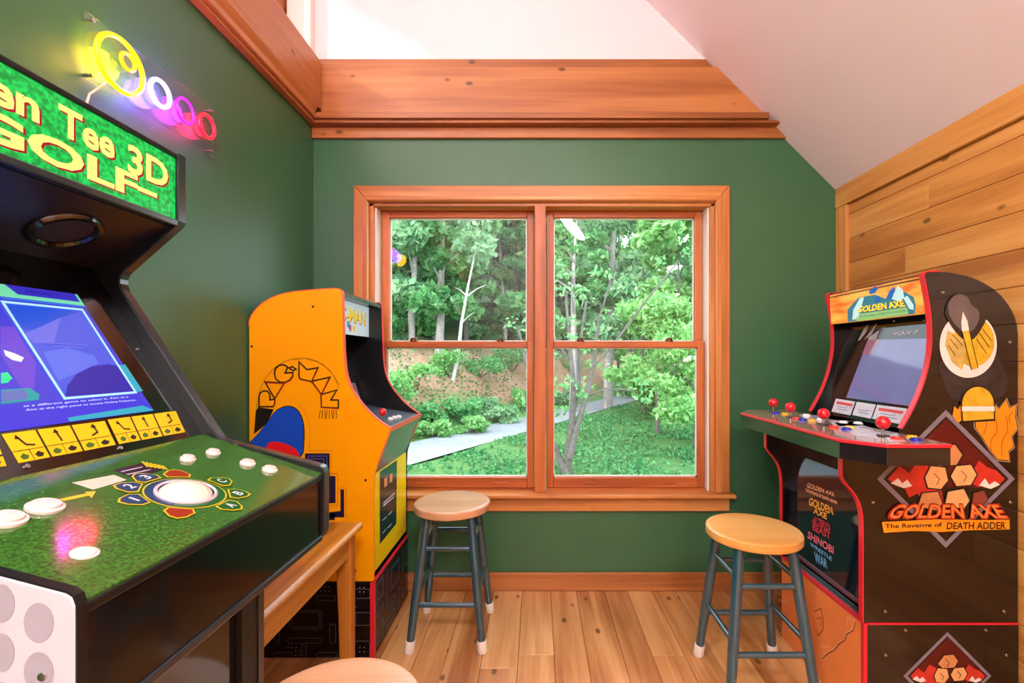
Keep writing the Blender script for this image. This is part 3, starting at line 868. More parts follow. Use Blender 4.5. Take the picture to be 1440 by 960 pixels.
# bezel and screen
bz0, bz1 = Vector((-0.636, 0, 1.050)), Vector((-0.850, 0, 1.372))
bd = (bz1 - bz0).normalized(); bnrm = Vector((bd.z, 0, -bd.x))
bb_ = bz0 - bnrm * .015; bt_ = bz1 - bnrm * .015
bezel = MB().prism([(bz0.x, bz0.z), (bz1.x, bz1.z), (bt_.x, bt_.z), (bb_.x, bb_.z)], 'Y', gya, gyb).build('screen_bezel', BLACK, gt)
ZPL = (tuple(bz0), tuple(bnrm))
def zb(y, f):
    p = Vector((-0.674, y, 1.1075)) * (1 - f) + Vector((-0.809, y, 1.311)) * f
    return p
SCR = lambda n, c, s=.8: glow('screen_' + n, c, s)
scr = decal('screen', [zb(.487, 0), zb(.80, 0), zb(.80, 1), zb(.487, 1)], ZPL, SCR('indigo', (66, 64, 214)), bezel, 1, world=True)
decal('screen_band', [zb(.487, .9), zb(.80, .9), zb(.80, 1), zb(.487, 1)], ZPL, SCR('mint', (120, 226, 180)), scr, 2, world=True)
decal('screen_band', [zb(.70, .93), zb(.795, .93), zb(.795, 1), zb(.69, 1)], ZPL, SCR('violet', (60, 50, 200)), scr, 3, world=True)
text('screen_text', 'LEGACY', [zb(.715, .95), zb(.765, .95), zb(.765, .975), zb(.715, .975)], ZPL, SCR('deepviolet', (34, 28, 130)), scr, 4, .0, world=True)
def c4(pts): return [(x / 3.2, 380 + y / 3.2) for x, y in pts]
decal('screen_window', c4([(5, 145), (365, 180), (605, 552), (285, 580)]), ZPL, SCR('blue', (72, 92, 226)), scr, 2)
decal('screen_window', c4([(15, 150), (360, 185), (270, 215), (150, 270), (80, 265)]), ZPL, SCR('azure', (36, 84, 220)), scr, 3)
decal('screen_facet', c4([(270, 215), (240, 330), (150, 330), (105, 290), (150, 268)]), ZPL, SCR('periwinkle', (104, 112, 230)), scr, 3)
decal('screen_facet', c4([(190, 370), (300, 350), (420, 385), (440, 420), (330, 470), (260, 500)]), ZPL, SCR('softblue', (92, 116, 236)), scr, 3)
decal('screen_globe', c4([(288, 572), (300, 520), (340, 470), (410, 435), (480, 425), (530, 432), (605, 548)]), ZPL, SCR('dusk', (44, 40, 172)), scr, 4)
stroke('screen_frame', [c4([(5, 145), (365, 180), (605, 552), (285, 580)])], ZPL, .0042, SCR('paleblue', (170, 220, 250), .95), scr, 5, closed=True)
stroke('screen_line', [c4([(0, 128), (380, 168)])], ZPL, .003, SCR('skyblue', (60, 120, 230)), scr, 5)
decal('screen_facet', c4([(0, 255), (60, 255), (160, 420), (150, 540), (110, 560), (0, 380)]), ZPL, SCR('lilac', (104, 72, 214)), scr, 2)
decal('screen_glyph', c4([(12, 360), (60, 375), (104, 395), (92, 415), (50, 405), (20, 385)]), ZPL, SCR('white', (216, 236, 255), .95), scr, 3)
decal('screen_glyph', c4([(0, 465), (30, 460), (52, 488), (30, 508), (0, 512)]), ZPL, SCR('green', (40, 220, 150), .9), scr, 3)
decal('screen_glyph', c4([(0, 540), (130, 532), (175, 560), (170, 585), (0, 605)]), ZPL, SCR('tealgreen', (30, 160, 170)), scr, 3)
decal('screen_glyph', c4([(0, 548), (100, 540), (120, 560), (115, 582), (0, 595)]), ZPL, SCR('steel', (96, 116, 190)), scr, 4)
decal('screen_band', c4([(0, 615), (610, 560), (690, 632), (0, 728)]), ZPL, SCR('royal', (60, 56, 220)), scr, 2)
decal('screen_band', c4([(300, 665), (640, 610), (690, 632), (310, 682)]), ZPL, SCR('seagreen', (50, 170, 200)), scr, 3)
decal('screen_band', c4([(520, 430), (560, 425), (640, 545), (608, 550)]), ZPL, SCR('seagreen', (50, 170, 200)), scr, 3)
text('screen_text', 'at a different game to select it. Aim at a', c4([(100, 622), (575, 578), (568, 568), (98, 610)]), ZPL, SCR('white', (216, 236, 255), .95), scr, 5, .0)
text('screen_text', 'Aim at the right panel to access Online Features.', c4([(110, 640), (610, 592), (603, 582), (108, 628)]), ZPL, SCR('white', (216, 236, 255), .95), scr, 5, .0)
stroke('screen_line', [c4([(192, 330), (395, 340)]), c4([(235, 345), (380, 352)])], ZPL, .0022, SCR('periwinkle', (104, 112, 230)), scr, 5)
CARDY = mat('card_yellow', (236, 190, 10), rough=.35, noise=.03)
CINK = mat('card_ink', (36, 26, 6), rough=.4, noise=.05)
CGRN = mat('card_green', (60, 96, 30), rough=.4, noise=.05)
for quad, nn in ((((5, 738), (470, 678), (520, 785), (82, 868)), 3), (((482, 672), (790, 633), (832, 728), (535, 782)), 3), (((-150, 790), (-20, 755), (28, 880), (-100, 900)), 1)):
    tl_, tr_, br_, bl_ = [Vector(p) for p in quad]
    card = decal('instruction_card', c4([tl_, tr_, br_, bl_]), ZPL, CARDY, bezel, 1)
    P = lambda u, v: tuple((tl_ * (1 - u) + tr_ * u) * (1 - v) + (bl_ * (1 - u) + br_ * u) * v)
    ls = [c4([P(i / nn, 0), P(i / nn, 1)]) for i in range(1, nn)]
    stroke('card_line', ls or [c4([P(0, .62), P(1, .62)])], ZPL, .0026, CINK, card, 2)
    stroke('card_line', [c4([P(0, .62), P(1, .62)])] + [c4([P((i + .5) / nn, .62), P((i + .5) / nn, 1)]) for i in range(nn)], ZPL, .0008, CINK, card, 2)
    for i in range(nn):
        sh = {0: [(.75, .5), (.5, .45), (.35, .15)], 1: [(.55, .52), (.5, .12)], 2: [(.45, .5), (.65, .4), (.6, .12)]}[i % 3]
        stroke('arrow_print', [c4([P((i + a) / nn, v) for a, v in sh])], ZPL, .0026, CINK, card, 2)
        hx, hv = sh[-1]
        decal('arrow_print', c4([P((i + hx - .09) / nn, hv + .08), P((i + hx) / nn, hv - .07), P((i + hx + .09) / nn, hv + .08)]), ZPL, CINK, card, 2)
        for q_ in (.27, .73):
            decal('arrow_print', c4([P((i + q_ - .14) / nn, .82), P((i + q_) / nn, .72), P((i + q_ + .14) / nn, .82), P((i + q_ + .06) / nn, .92), P((i + q_ - .08) / nn, .92)]), ZPL, CGRN if q_ < .5 else CINK, card, 2)
for px_, py_ in ((193, 491), (168, 630), (37, 656)):
    MB().lathe([(0, .003), (.003, .0025), (.0036, 0)], hit(px_, py_, ZPL), bnrm, 10).build('screw', SCREW, bezel, smooth=True)
# control deck
d0, d1 = Vector((-0.411, 0, .980)), Vector((-0.636, 0, 1.0545))
TURF = mat('printed_turf', (58, 104, 40), rough=.12, noise=.42, nscale=260, coat=0.8)
deck = MB().prism([(d0.x, d0.z), (d1.x, d1.z), (d1.x, d1.z - .012), (d0.x, d0.z - .012)], 'Y', gya, gyb).build('control_deck', TURF, gt)
dd = (d1 - d0).normalized(); dnm = Vector((-dd.z, 0, dd.x))
if dnm.z < 0: dnm = -dnm
DPL = (tuple(d0), tuple(dnm))
MB().box(-0.424, -0.412, gya, gyb, .864, .967).build('deck_front', BLACK, gt, bevel=.001)
MB().box(-0.424, -0.4085, gya, gyb, .9675, .9775).build('deck_edge', BLACKM, gt, bevel=.002)
MB().box(-0.430, -0.4085, gya, gyb, .8525, .8635).build('deck_edge', GREY_E, gt, bevel=.002)
MB().box(-0.60, -0.431, gya, gyb, .845, .852).build('deck_underside', BLACKM, gt)
MB().box(-0.552, -0.545, gya, gyb, .03, .8445).build('lower_panel', BLACK, gt)
MB().box(-0.545, XLOW, gyb - .045, gyb, .03, .8445).build('lower_frame', BLACKM, gt, bevel=.001)
MB().box(-0.545, XLOW, gya, gya + .045, .03, .8445).build('lower_frame', BLACKM, gt, bevel=.001)
def c5(pts): return [(x / 2.527, 580 + y / 2.527) for x, y in pts]
YLN = mat('print_golf_yellow', (212, 184, 30), rough=.3, noise=.05)
BLU = mat('print_golf_blue', (38, 66, 104), rough=.2, noise=.05, coat=.5)
GRN = mat('print_golf_green', (28, 92, 38), rough=.2, noise=.05, coat=.5)
MAR = mat('print_golf_maroon', (150, 44, 26), rough=.2, noise=.05, coat=.5)
tb_c = hit(262, 693, DPL)
ux = Vector((0, 1, 0))
def ring_pts(r, n=40, a0=0, a1=360): return [tb_c + ux * r * math.cos(R(a0 + (a1 - a0) * i / n)) + dd * r * math.sin(R(a0 + (a1 - a0) * i / n)) for i in range(n + 1)]
decal('ring_print', ring_pts(.0490, 40)[:-1], DPL, YLN, deck, 1, world=True)
decal('ring_print', ring_pts(.0470, 24, 20, 200) , DPL, BLU, deck, 2, world=True)
decal('ring_print', ring_pts(.0470, 24, 200, 380), DPL, GRN, deck, 2, world=True)
for s_, ang, col in (('1', 158, BLU), ('2', 122, BLU), ('3', 88, BLU), ('', 50, MAR), ('C', -5, GRN), ('B', -48, GRN), ('A', -88, GRN), ('', 212, MAR)):
    a = R(ang)
    rad = ux * math.cos(a) + dd * math.sin(a); tan = -ux * math.sin(a) + dd * math.cos(a)
    c0 = tb_c + rad * .0635
    sh = [(-.014, -.016), (-.014, .016), (-.002, .020), (.014, .011), (.020, 0), (.014, -.011), (-.002, -.020)]
    decal('badge_print', [c0 + rad * u * .88 + tan * v * .88 for u, v in sh], DPL, YLN, deck, 3, world=True)
    decal('badge_print', [c0 + rad * u * .74 + tan * v * .76 for u, v in sh], DPL, col, deck, 4, world=True)
    wl_ = .0018 if s_ == '1' else .0048
    if s_:
        text('badge_letter', s_, [c0 - ux * wl_ - dd * .007, c0 + ux * wl_ - dd * .007, c0 + ux * wl_ + dd * .007, c0 - ux * wl_ + dd * .007], DPL, PALE, deck, 5, .02, world=True)
decal('note_print', c5([(255, 250), (405, 222), (450, 240), (330, 275)]), DPL, mat('print_cream', (206, 198, 176), rough=.3, noise=.1, nscale=200), deck, 1)
decal('note_print', c5([(400, 205), (500, 180), (600, 195), (480, 235)]), DPL, INK, deck, 1)
stroke('note_line', [c5([(430, 212), (505, 195)]), c5([(450, 222), (535, 204)])], DPL, .002, PALE, deck, 2)
stroke('note_line', [c5([(505 + i * 14, 175 + i * 3), (525 + i * 14, 195 + i * 2)]) for i in range(6)], DPL, .003, YLN, deck, 2)
stroke('arrow_print', [c5([(218, 312), (310, 292)])], DPL, .007, YLN, deck, 1)
decal('arrow_print', c5([(300, 284), (340, 282), (325, 306)]), DPL, YLN, deck, 2)
PKW = mat('button_pinkish_white', (236, 214, 212), rough=.2, noise=.02, coat=.4)
for px_, py_, r_ in ((63, 714, .0135), (8, 732, .0135), (264, 646, .0090), (299.6, 637, .0090), (348, 652, .0100), (379, 661, .0100)):
    button(deck, hit(px_, py_, DPL), r_, PKW, dnm, .0065)
button(deck, hit(119, 778, DPL), .0095, PKW, dnm, .003)
MB().lathe([(.0375, 0), (.0375, .003), (.0355, .005), (.033, .003)], tb_c, dnm, 40).build('trackball_collar', mat('collar_lilac', (206, 190, 204), rough=.25, noise=.03), deck, smooth=True)
cap = [(.0345 * math.sin(R(a)), .003 + .0345 * (math.cos(R(a)) - math.cos(R(62))) * .72) for a in range(80, -1, -8)]
MB().lathe(cap, tb_c, dnm, 40).build('trackball', mat('trackball_white', (240, 220, 204), rough=.12, noise=.02, coat=.5), deck, smooth=True)
for px_, py_ in ((333, 624.5), (373.5, 632.5), (407, 648), (18, 808)):
    MB().lathe([(0, .003), (.003, .0025), (.004, 0)], hit(px_, py_, DPL), dnm, 10).build('screw', SCREW, deck, smooth=True)

# ------------------------------------------------------------------ black arcade cabinet with four joysticks (right)
AN, AF, TA = 1.468, 1.97, 0.017
ga = thing('arcade_cabinet', 'black four-player arcade cabinet with orange marquee by the board wall', 'arcade cabinet', (1.3, 1.72, 0))
af = px2xz(chaikin([(1300, 386), (1305, 410.6), (1308.5, 432), (1311, 457), (1311, 489), (1305.5, 520), (1296, 551), (1283, 579), (1269, 603)], 2), AN)
at_ = px2xz(chaikin([(1304, 382.5), (1325, 382), (1342.5, 384), (1362, 388), (1380, 395), (1405, 410.6), (1422, 432.5), (1430, 452), (1432, 470)], 1), AN)
AXB = at_[-1][0]
ARZ = .345
al = px2xz(chaikin([(1185, 640), (1185, 660), (1185, 674), (1204, 694), (1213, 715.6), (1214.5, 740)], 2) + [(1214.5, 874)], AN)
outl = list(reversed(at_)) + af + [(af[-1][0], .945), (al[0][0], .945)] + al[1:-1] + [(al[-1][0], ARZ + .001), (AXB, ARZ + .001)]
asn = MB().prism(outl, 'Y', AN, AN + TA).build('side_panel', BLACKP, ga, bevel=.0015, seg=1)
asf = MB().prism(outl, 'Y', AF - TA, AF).build('side_panel', BLACK, ga, bevel=.0015, seg=1)
for a in (AN, AF - TA):
    ribbon(at_[:3][::-1] + af, a - .0005, a + TA + .0005, .004, -1).build('edge_moulding', REDE, ga)
    ribbon(al[1:-1] + [(al[-1][0], ARZ + .001)], a - .0005, a + TA + .0005, .004, -1).build('edge_moulding', REDE, ga)
aya, ayb = AN + TA + .0005, AF - TA - .0005
MB().prism([(p[0], p[1] - .004) for p in at_] + [(p[0] - .004, p[1] - .02) for p in reversed(at_)], 'Y', aya, ayb).build('top_panel', BLACKM, ga)
MB().box(AXB - .014, AXB - .001, aya, ayb, ARZ + .001, at_[-1][1] - .02).build('back_panel', BLACKM, ga)
# marquee
am_x = 1.262
amq = MB().prism([(am_x, 1.345), (am_x - .006, 1.468), (am_x + .02, 1.468), (am_x + .02, 1.345)], 'Y', aya, ayb).build('marquee', mat('marquee_orange', (240, 130, 30), rough=.3), ga)
mo = MATS['marquee_orange']; nt = mo.node_tree; bs = nt.nodes['Principled BSDF']
tcn = nt.nodes.new('ShaderNodeTexCoord'); mpn = nt.nodes.new('ShaderNodeMapping'); mpn.inputs['Scale'].default_value = (1, 3, 14)
nz = nt.nodes.new('ShaderNodeTexNoise'); nz.inputs['Scale'].default_value = 2.5
nt.links.new(tcn.outputs['Object'], mpn.inputs[0]); nt.links.new(mpn.outputs[0], nz.inputs['Vector'])
crn = nt.nodes.new('ShaderNodeValToRGB'); crn.color_ramp.elements[0].position = .35; crn.color_ramp.elements[0].color = srgb(244, 110, 30); crn.color_ramp.elements[1].position = .65; crn.color_ramp.elements[1].color = srgb(255, 196, 80)
nt.links.new(nz.outputs['Fac'], crn.inputs['Fac']); nt.links.new(crn.outputs['Color'], bs.inputs['Emission Color']); bs.inputs['Emission Strength'].default_value = .9
bs.inputs['Base Color'].default_value = srgb(90, 46, 10)
AMP = ((am_x - .003, 0, 1.406), Vector((-.1230, 0, -.006)).normalized())
AMP = ((am_x, 0, 1.345), Vector((-.123, 0, -.006)).normalized())
def c8(pts): return [(1160 + x / 8.47, 380 + y / 8.47) for x, y in pts]
MQT = glow('marquee_teal', (40, 130, 150), .7); MQW = glow('marquee_white', (196, 230, 226), .9); MQY = glow('marquee_yellow', (250, 222, 40), 1.0); MQB = glow('marquee_blue', (20, 96, 190), .8); MQG = glow('marquee_green', (150, 200, 110), .8)
# plain rocky mass behind the lettering
decal('rock_print', c8([(275, 615), (270, 470), (330, 400), (400, 330), (480, 310), (600, 290), (730, 340), (860, 260), (960, 260), (1060, 320), (1085, 420), (1070, 520)]), AMP, MQT, amq, 1)
decals('rock_print', [c8(q) for q in ([(330, 590), (340, 470), (420, 330), (470, 320), (440, 420), (400, 570)], [(800, 340), (870, 180), (930, 230), (950, 330), (880, 370)], [(940, 330), (985, 300), (1060, 410), (1060, 470), (1010, 460)])], AMP, MQW, amq, 2)
decals('rock_print', [c8(q) for q in ([(525, 250), (600, 190), (640, 210), (600, 270), (540, 285)], [(600, 380), (610, 310), (650, 300), (665, 370)], [(725, 350), (770, 250), (830, 190), (840, 250), (770, 350)])], AMP, MQB, amq, 2)
decal('rock_print', c8([(360, 590), (400, 520), (980, 440), (1000, 520), (640, 570), (420, 605)]), AMP, MQG, amq, 2)
text('title_print', 'GOLDEN AXE', c8([(385, 510), (975, 435), (935, 355), (415, 435)]), AMP, MATS['print_red'], amq, 3, .05)
text('title_print', 'GOLDEN AXE', c8([(390, 505), (970, 430), (930, 350), (420, 430)]), AMP, MQY, amq, 5, .03)
text('title_print', 'The Revenge of DEATH ADDER', c8([(410, 575), (980, 500), (980, 465), (410, 535)]), AMP, MQT, amq, 5, .0)
# bezel and screen
A0, A1 = Vector((1.225, 0, .962)), Vector((1.318, 0, 1.3445))
ad = (A1 - A0).normalized(); an = Vector((-ad.z, 0, ad.x))
abz = MB().prism([(A0.x, A0.z), (A1.x, A1.z), (A1.x + .015, A1.z), (A0.x + .015, A0.z)], 'Y', aya, ayb).build('screen_bezel', mat('bezel_black', (12, 10, 14), rough=.08, noise=.08), ga)
MB().box(am_x + .0205, A1.x + .015, aya, ayb, A1.z + .0005, A1.z + .01).build('bezel_top', BLACKM, ga)
APL = (tuple(A0), tuple(an))
ascr = decal('screen', [(1220.6, 478), (1313, 475.5), (1288.5, 572), (1190, 559)], APL, mat('screen_lilac_reflected', (60, 58, 84), rough=.05, noise=.25, nscale=9, emit=(120, 118, 170), estr=.7), abz, 1)  # dim screen, its glow raised to hold the window's reflection
decal('reflection_free_corner', [(1220.6, 478), (1240, 477), (1222, 500), (1213, 497)], APL, mat('screen_mauve', (120, 84, 100), rough=.05, noise=.1, emit=(150, 110, 130), estr=.3), ascr, 2).name = 'screen_corner'  # corner of the screen outside the painted reflection
text('maker_print', 'ARCADE1UP', [(1255, 472), (1291.6, 468.3), (1292, 463.8), (1256.5, 466.8)], APL, PALE, abz, 2, .02, .25)
GRYS = mat('shard_grey', (150, 140, 140), rough=.3, noise=.08)
for q in ([(395, 840), (470, 690), (520, 645), (500, 730), (420, 830)], [(470, 830), (610, 640), (622, 645), (560, 760)], [(520, 800), (655, 710), (610, 830), (520, 835)]):
    decal('shard_print', c8(q), APL, GRYS, abz, 2)
def c6(pts): return [(1040 + x / 4.8, 540 + y / 4.8) for x, y in pts]
CW = mat('card_bluish_white', (206, 206, 216), rough=.25, noise=.06, nscale=30)
CR_ = mat('card_bar_red', (206, 70, 74), rough=.3, noise=.05)
for q in ([(652, 97), (783, 118), (750, 210), (622, 185)], [(793, 119), (922, 138), (888, 233), (762, 208)], [(930, 139), (1133, 165), (1098, 272), (897, 233)], [(1143, 168), (1172, 172), (1150, 245), (1110, 272)]):
    cd_ = decal('instruction_card', c6(q), APL, CW, abz, 2)
    a, b_, c_, d_ = [Vector(p) for p in q]
    P = lambda u, v: tuple((a * (1 - u) + b_ * u) * (1 - v) + (d_ * (1 - u) + c_ * u) * v)
    if q[0][0] in (652, 930):
        decal('card_bar', c6([P(.1, .18), P(.92, .18), P(.92, .38), P(.1, .38)]), APL, CR_, cd_, 3)
    stroke('card_line', [c6([P(.2, .55), P(.7, .55)]), c6([P(.25, .72), P(.8, .72)])], APL, .0022, mat('card_ink_blue', (70, 76, 130), rough=.4, noise=.05), cd_, 3)
    decals('card_dot', [c6(ellipse(P(.7, .45)[0], P(.7, .45)[1], 4, 5, 8)), c6(ellipse(P(.85, .5)[0], P(.85, .5)[1], 4, 5, 8))], APL, CR_, cd_, 3)
for px_, py_ in ((1257, 451), (1300, 450)):
    MB().lathe([(0, .003), (.003, .0025), (.004, 0)], hit(px_, py_, APL), an, 10).build('screw', SCREW, abz, smooth=True)
# control deck with wings
DZ = .955
dpoly = [(.922, 1.387), (.9976, 1.295), (1.178, 1.295), (1.178, 2.145), (.9976, 2.145), (.922, 2.053)]
adk = MB().prism(dpoly, 'Z', .893, .9425).build('control_deck', mat('deck_black', (24, 24, 26), rough=.10, noise=.06, spec=1.0), ga, bevel=.001, seg=1)
cxm, cym = 1.06, 1.72
big = [(cxm + (p[0] - cxm) * 1.022, cym + (p[1] - cym) * 1.007) for p in dpoly]
MB().prism(big, 'Z', .943, DZ - .0008).build('deck_edge', REDE, adk, bevel=.003)
MB().prism(dpoly, 'Z', DZ - .0007, DZ).build('deck_top', mat('deck_top_tan', (176, 140, 124), rough=.12, noise=.2, nscale=14, coat=.6), adk)
TPL = ((0, 0, DZ), (0, 0, 1))
PW = mat('deck_print_white', (208, 204, 216), rough=.15, noise=.12, nscale=30, coat=.5)
for q in ([(640, 262), (760, 250), (900, 300), (940, 372), (770, 345)], [(980, 352), (1060, 330), (1130, 390), (1010, 392)], [(400, 205), (520, 210), (600, 240), (480, 262), (430, 230)], [(590, 240), (800, 250), (830, 280), (640, 285)]):
    decal('deck_print', c6(q), TPL, PW, adk, 1)
stroke('deck_line', [c6([(760, 300), (785, 355)]), c6([(905, 330), (930, 375)]), c6([(490, 262), (525, 310)]), c6([(250, 200), (330, 230)])], TPL, .003, PW, adk, 2)
for bx, by, h_, r_ in ((228, 188, .042, .0205), (343, 224, .042, .0205), (567, 277, .042, .0205), (968, 350, .042, .0205)):
    p = c6([(bx, by)])[0]
    joystick(adk, hit(p[0], p[1], TPL), h_, r_)
BTN = {'b': mat('button_blue', (30, 40, 170), rough=.2, noise=.03, coat=.3), 'y': mat('button_yellow', (236, 190, 40), rough=.2, noise=.03, coat=.3), 'r': mat('button_red', (214, 52, 40), rough=.2, noise=.03, coat=.3), 'w': BW}
for bx, by, c_ in ((245, 196, 'b'), (308, 204, 'y'), (383, 234, 'r'), (425, 245, 'b'), (452, 214, 'w'), (488, 250, 'y'), (548, 242, 'w'), (635, 293, 'r'), (722, 307, 'b'), (742, 296, 'y'), (700, 262, 'w'), (800, 268, 'w'), (1060, 370, 'r'), (1165, 362, 'y'), (1188, 380, 'b')):
    p = c6([(bx, by)])[0]
    button(adk, hit(p[0], p[1], TPL), .0125, BTN[c_], h=.008)
# front below the deck
slope = MB().prism([(.99, .8925), (1.075, .80), (1.09, .80), (1.02, .8925)], 'Y', aya, ayb).build('knee_panel', mat('knee_black', (32, 24, 22), rough=.22, noise=.06), ga)
fx2 = 1.085
lfp = MB().box(fx2, fx2 + .012, aya, ayb, ARZ + .04, .7995).build('front_panel', mat('front_panel_navy', (10, 26, 40), rough=.07, noise=.08, spec=1.0), ga)
LPL = ((fx2, 0, 0), (1, 0, 0))
def c7(pts): return [(1060 + x / 4.365, 640 + y / 4.365) for x, y in pts]
PO = mat('print_peach', (232, 166, 120), rough=.3, noise=.04); PY_ = mat('print_amber', (240, 168, 60), rough=.3, noise=.04); PRD = mat('print_crimson', (206, 44, 70), rough=.3, noise=.04); PPK = mat('print_pink', (226, 104, 130), rough=.3, noise=.04); PBL = mat('print_skyblue', (110, 166, 210), rough=.3, noise=.04)
for s_, q, m_ in (('GOLDEN AXE', [(325, 198), (497, 252), (492, 230), (332, 166)], PO), ('THE REVENGE OF DEATH ADDER', [(318, 222), (515, 302), (515, 282), (318, 202)], PO),
                  ('GOLDEN', [(335, 305), (490, 368), (480, 316), (345, 256)], PY_), ('AXE', [(365, 355), (450, 395), (450, 358), (370, 316)], PY_),
                  ('ALTERED', [(355, 412), (470, 468), (470, 425), (372, 370)], PRD), ('BEAST', [(360, 458), (472, 518), (472, 472), (365, 414)], PRD),
                  ('SHINOBI', [(330, 508), (490, 608), (492, 560), (335, 462)], PPK), ('WRESTLE', [(348, 556), (480, 650), (480, 624), (345, 530)], PBL),
                  ('WAR', [(376, 655), (455, 697), (450, 642), (370, 588)], PBL)):
    text('game_name_print', s_, c7(q), LPL, m_, lfp, 1, .03)
MB().box(fx2 - .004, fx2 + .02, aya, ayb, ARZ + .032, ARZ + .0395).build('front_ledge', mat('ledge_mauve', (120, 70, 90), rough=.25, noise=.05), ga)
MB().box(fx2 + .004, fx2 + .016, aya, ayb, ARZ + .001, ARZ + .0318).build('kick_strip', BLACK, ga)
# riser
rx0 = 1.0575
ars = MB().box(rx0, AXB, AN - .002, AF + .002, .001, ARZ - .001).build('riser', BLACKP, ga, bevel=.0015, seg=1)
ORG = mat('riser_orange', (240, 136, 70), rough=.28, noise=.08, nscale=7)
rf = MB().box(rx0 - .0035, rx0 - .0005, AN + .010, AF - .010, .001, ARZ - .004).build('riser_front', ORG, ga)
MB().box(rx0 - .0055, rx0 + .006, AN - .0035, AN + .0095, .001, ARZ - .001).build('riser_edge', REDE, ars)
MB().box(rx0 - .0055, rx0 + .012, AN + .01, AF - .002, ARZ - .0035, ARZ + .004).build('riser_edge', REDE, ars)
MB().box(rx0 + .0065, AXB, AN - .0035, AN + .004, ARZ - .004, ARZ + .0005).build('riser_edge', REDE, ars)
ORP = ((rx0 - .0035, 0, 0), (1, 0, 0))
def c9(pts): return [(1080 + x / 4, 760 + y / 4) for x, y in pts]
CRK = mat('crack_dark', (90, 40, 16), rough=.4, noise=.05); CRW = mat('crack_light', (246, 196, 156), rough=.4, noise=.05)
cr1 = [(490, 450), (475, 500), (440, 520), (430, 555), (395, 575), (370, 610), (330, 630), (300, 660)]
stroke('crack_print', [c9(cr1), c9([(490, 450), (450, 430), (445, 480)]), c9([(300, 590), (350, 600)]), c9([(80, 230), (105, 230), (105, 205)]), c9([(60, 330), (100, 345), (120, 330)]), c9([(60, 530), (80, 510), (70, 470)])], ORP, .0024, CRW, rf, 1)
stroke('crack_print', [c9([(x + 4, y + 5) for x, y in cr1]), c9([(262, 400), (300, 380), (312, 440), (310, 500), (285, 535), (270, 500)]), c9([(275, 440), (300, 430), (298, 480)])], ORP, .0026, CRK, rf, 2)
# side print
SPA = ((0, AN, 0), (0, 1, 0)); SPR = ((0, AN - .002, 0), (0, 1, 0))
FRM = mat('print_frame_grey', (124, 112, 122), rough=.3, noise=.1, nscale=40)
P_RED = mat('print_battle_red', (196, 48, 36), rough=.3, noise=.15, nscale=30); P_DK = mat('print_maroon_dark', (84, 16, 14), rough=.3, noise=.1)
P_SK = mat('print_sand', (226, 164, 104), rough=.3, noise=.12, nscale=30); P_WH = mat('print_bone', (226, 214, 204), rough=.3, noise=.05)
P_GD = mat('print_gold', (206, 164, 40), rough=.3, noise=.2, nscale=40); P_OR = mat('print_flame', (240, 140, 26), rough=.3, noise=.1); P_GY = mat('print_smoke', (96, 84, 82), rough=.3, noise=.15, nscale=30)
P_OL = mat('print_outline_sand', (186, 160, 136), rough=.3, noise=.05)
P_COAL_D = mat('print_slate', (60, 56, 62), rough=.3, noise=.3, nscale=40)
def diamond(pl, par, cx, cy, rx, ry, wd):
    decal('diamond_print', [(cx, cy - ry), (cx + rx, cy), (cx, cy + ry), (cx - rx, cy)], pl, FRM, par, 1)
    k = 1 - wd / rx
    decal('diamond_print', [(cx, cy - ry * k), (cx + rx * k, cy), (cx, cy + ry * k), (cx - rx * k, cy)], pl, BLACKP, par, 2)
    s = rx / 97.0
    T = lambda pts: [(cx + x * s, cy + y * s) for x, y in pts]
    # plain red mountain range and sand coloured boulders inside the frame
    decal('mountain_print', T([(-84, 0), (-48, -37), (-20, -65), (0, -84), (20, -65), (52, -33), (84, 0), (72, 12), (-72, 12)]), pl, P_DK, par, 3)
    decal('mountain_print', T([(-82, 0), (-66, -18), (-52, -8), (-40, -26), (-22, -16), (-8, 6), (-4, 34), (-20, 22), (-30, 40), (-40, 20), (-52, 26), (-60, 10), (-70, 10)]), pl, P_RED, par, 4)
    decal('mountain_print', T([(30, 2), (46, -26), (58, -16), (70, -12), (82, 0), (72, 10), (54, 4), (46, 12)]), pl, P_RED, par, 4)
    decal('mountain_print', T([(-78, 6), (-68, -1), (-62, 6), (-55, 1), (-48, 10), (-60, 13)]), pl, P_WH, par, 5)
    decal('mountain_print', T([(46, 9), (54, -1), (60, 8), (68, 3), (75, 8), (62, 14)]), pl, P_WH, par, 5)
    TD = mat('print_tan_dark', (196, 130, 80), rough=.3, noise=.12, nscale=30)
    for q, m_ in (([(-22, -28), (-8, -46), (12, -48), (22, -34), (14, -20), (-12, -18)], TD), ([(-30, -2), (-22, -18), (-2, -16), (2, 2), (-8, 14), (-26, 12)], P_SK), ([(6, -4), (14, -18), (34, -20), (42, -6), (34, 8), (14, 10)], P_SK),
                  ([(-40, 38), (-34, 20), (-12, 18), (-6, 34), (-14, 44)], TD), ([(-2, 36), (2, 18), (24, 14), (32, 30), (24, 42)], P_SK), ([(36, 36), (38, 20), (52, 16), (58, 28), (50, 38)], mat('print_umber', (130, 60, 44), rough=.3, noise=.1))):
        c_x = sum(p[0] for p in q) / len(q); c_y = sum(p[1] for p in q) / len(q)
        decal('boulder_print', T([(c_x + (a - c_x) * 1.14, c_y + (c - c_y) * 1.14) for a, c in q]), pl, INK, par, 5)
        decal('boulder_print', T(q), pl, m_, par, 6)
    stroke('boulder_line_print', [T([(-6, -40), (2, -30), (-2, -22)]), T([(-18, -8), (-10, 0), (-14, 8)]), T([(20, -12), (28, -4), (24, 4)])], pl, .002, INK, par, 7)
diamond(SPA, asn, 1330, 673, 97, 97, 9)
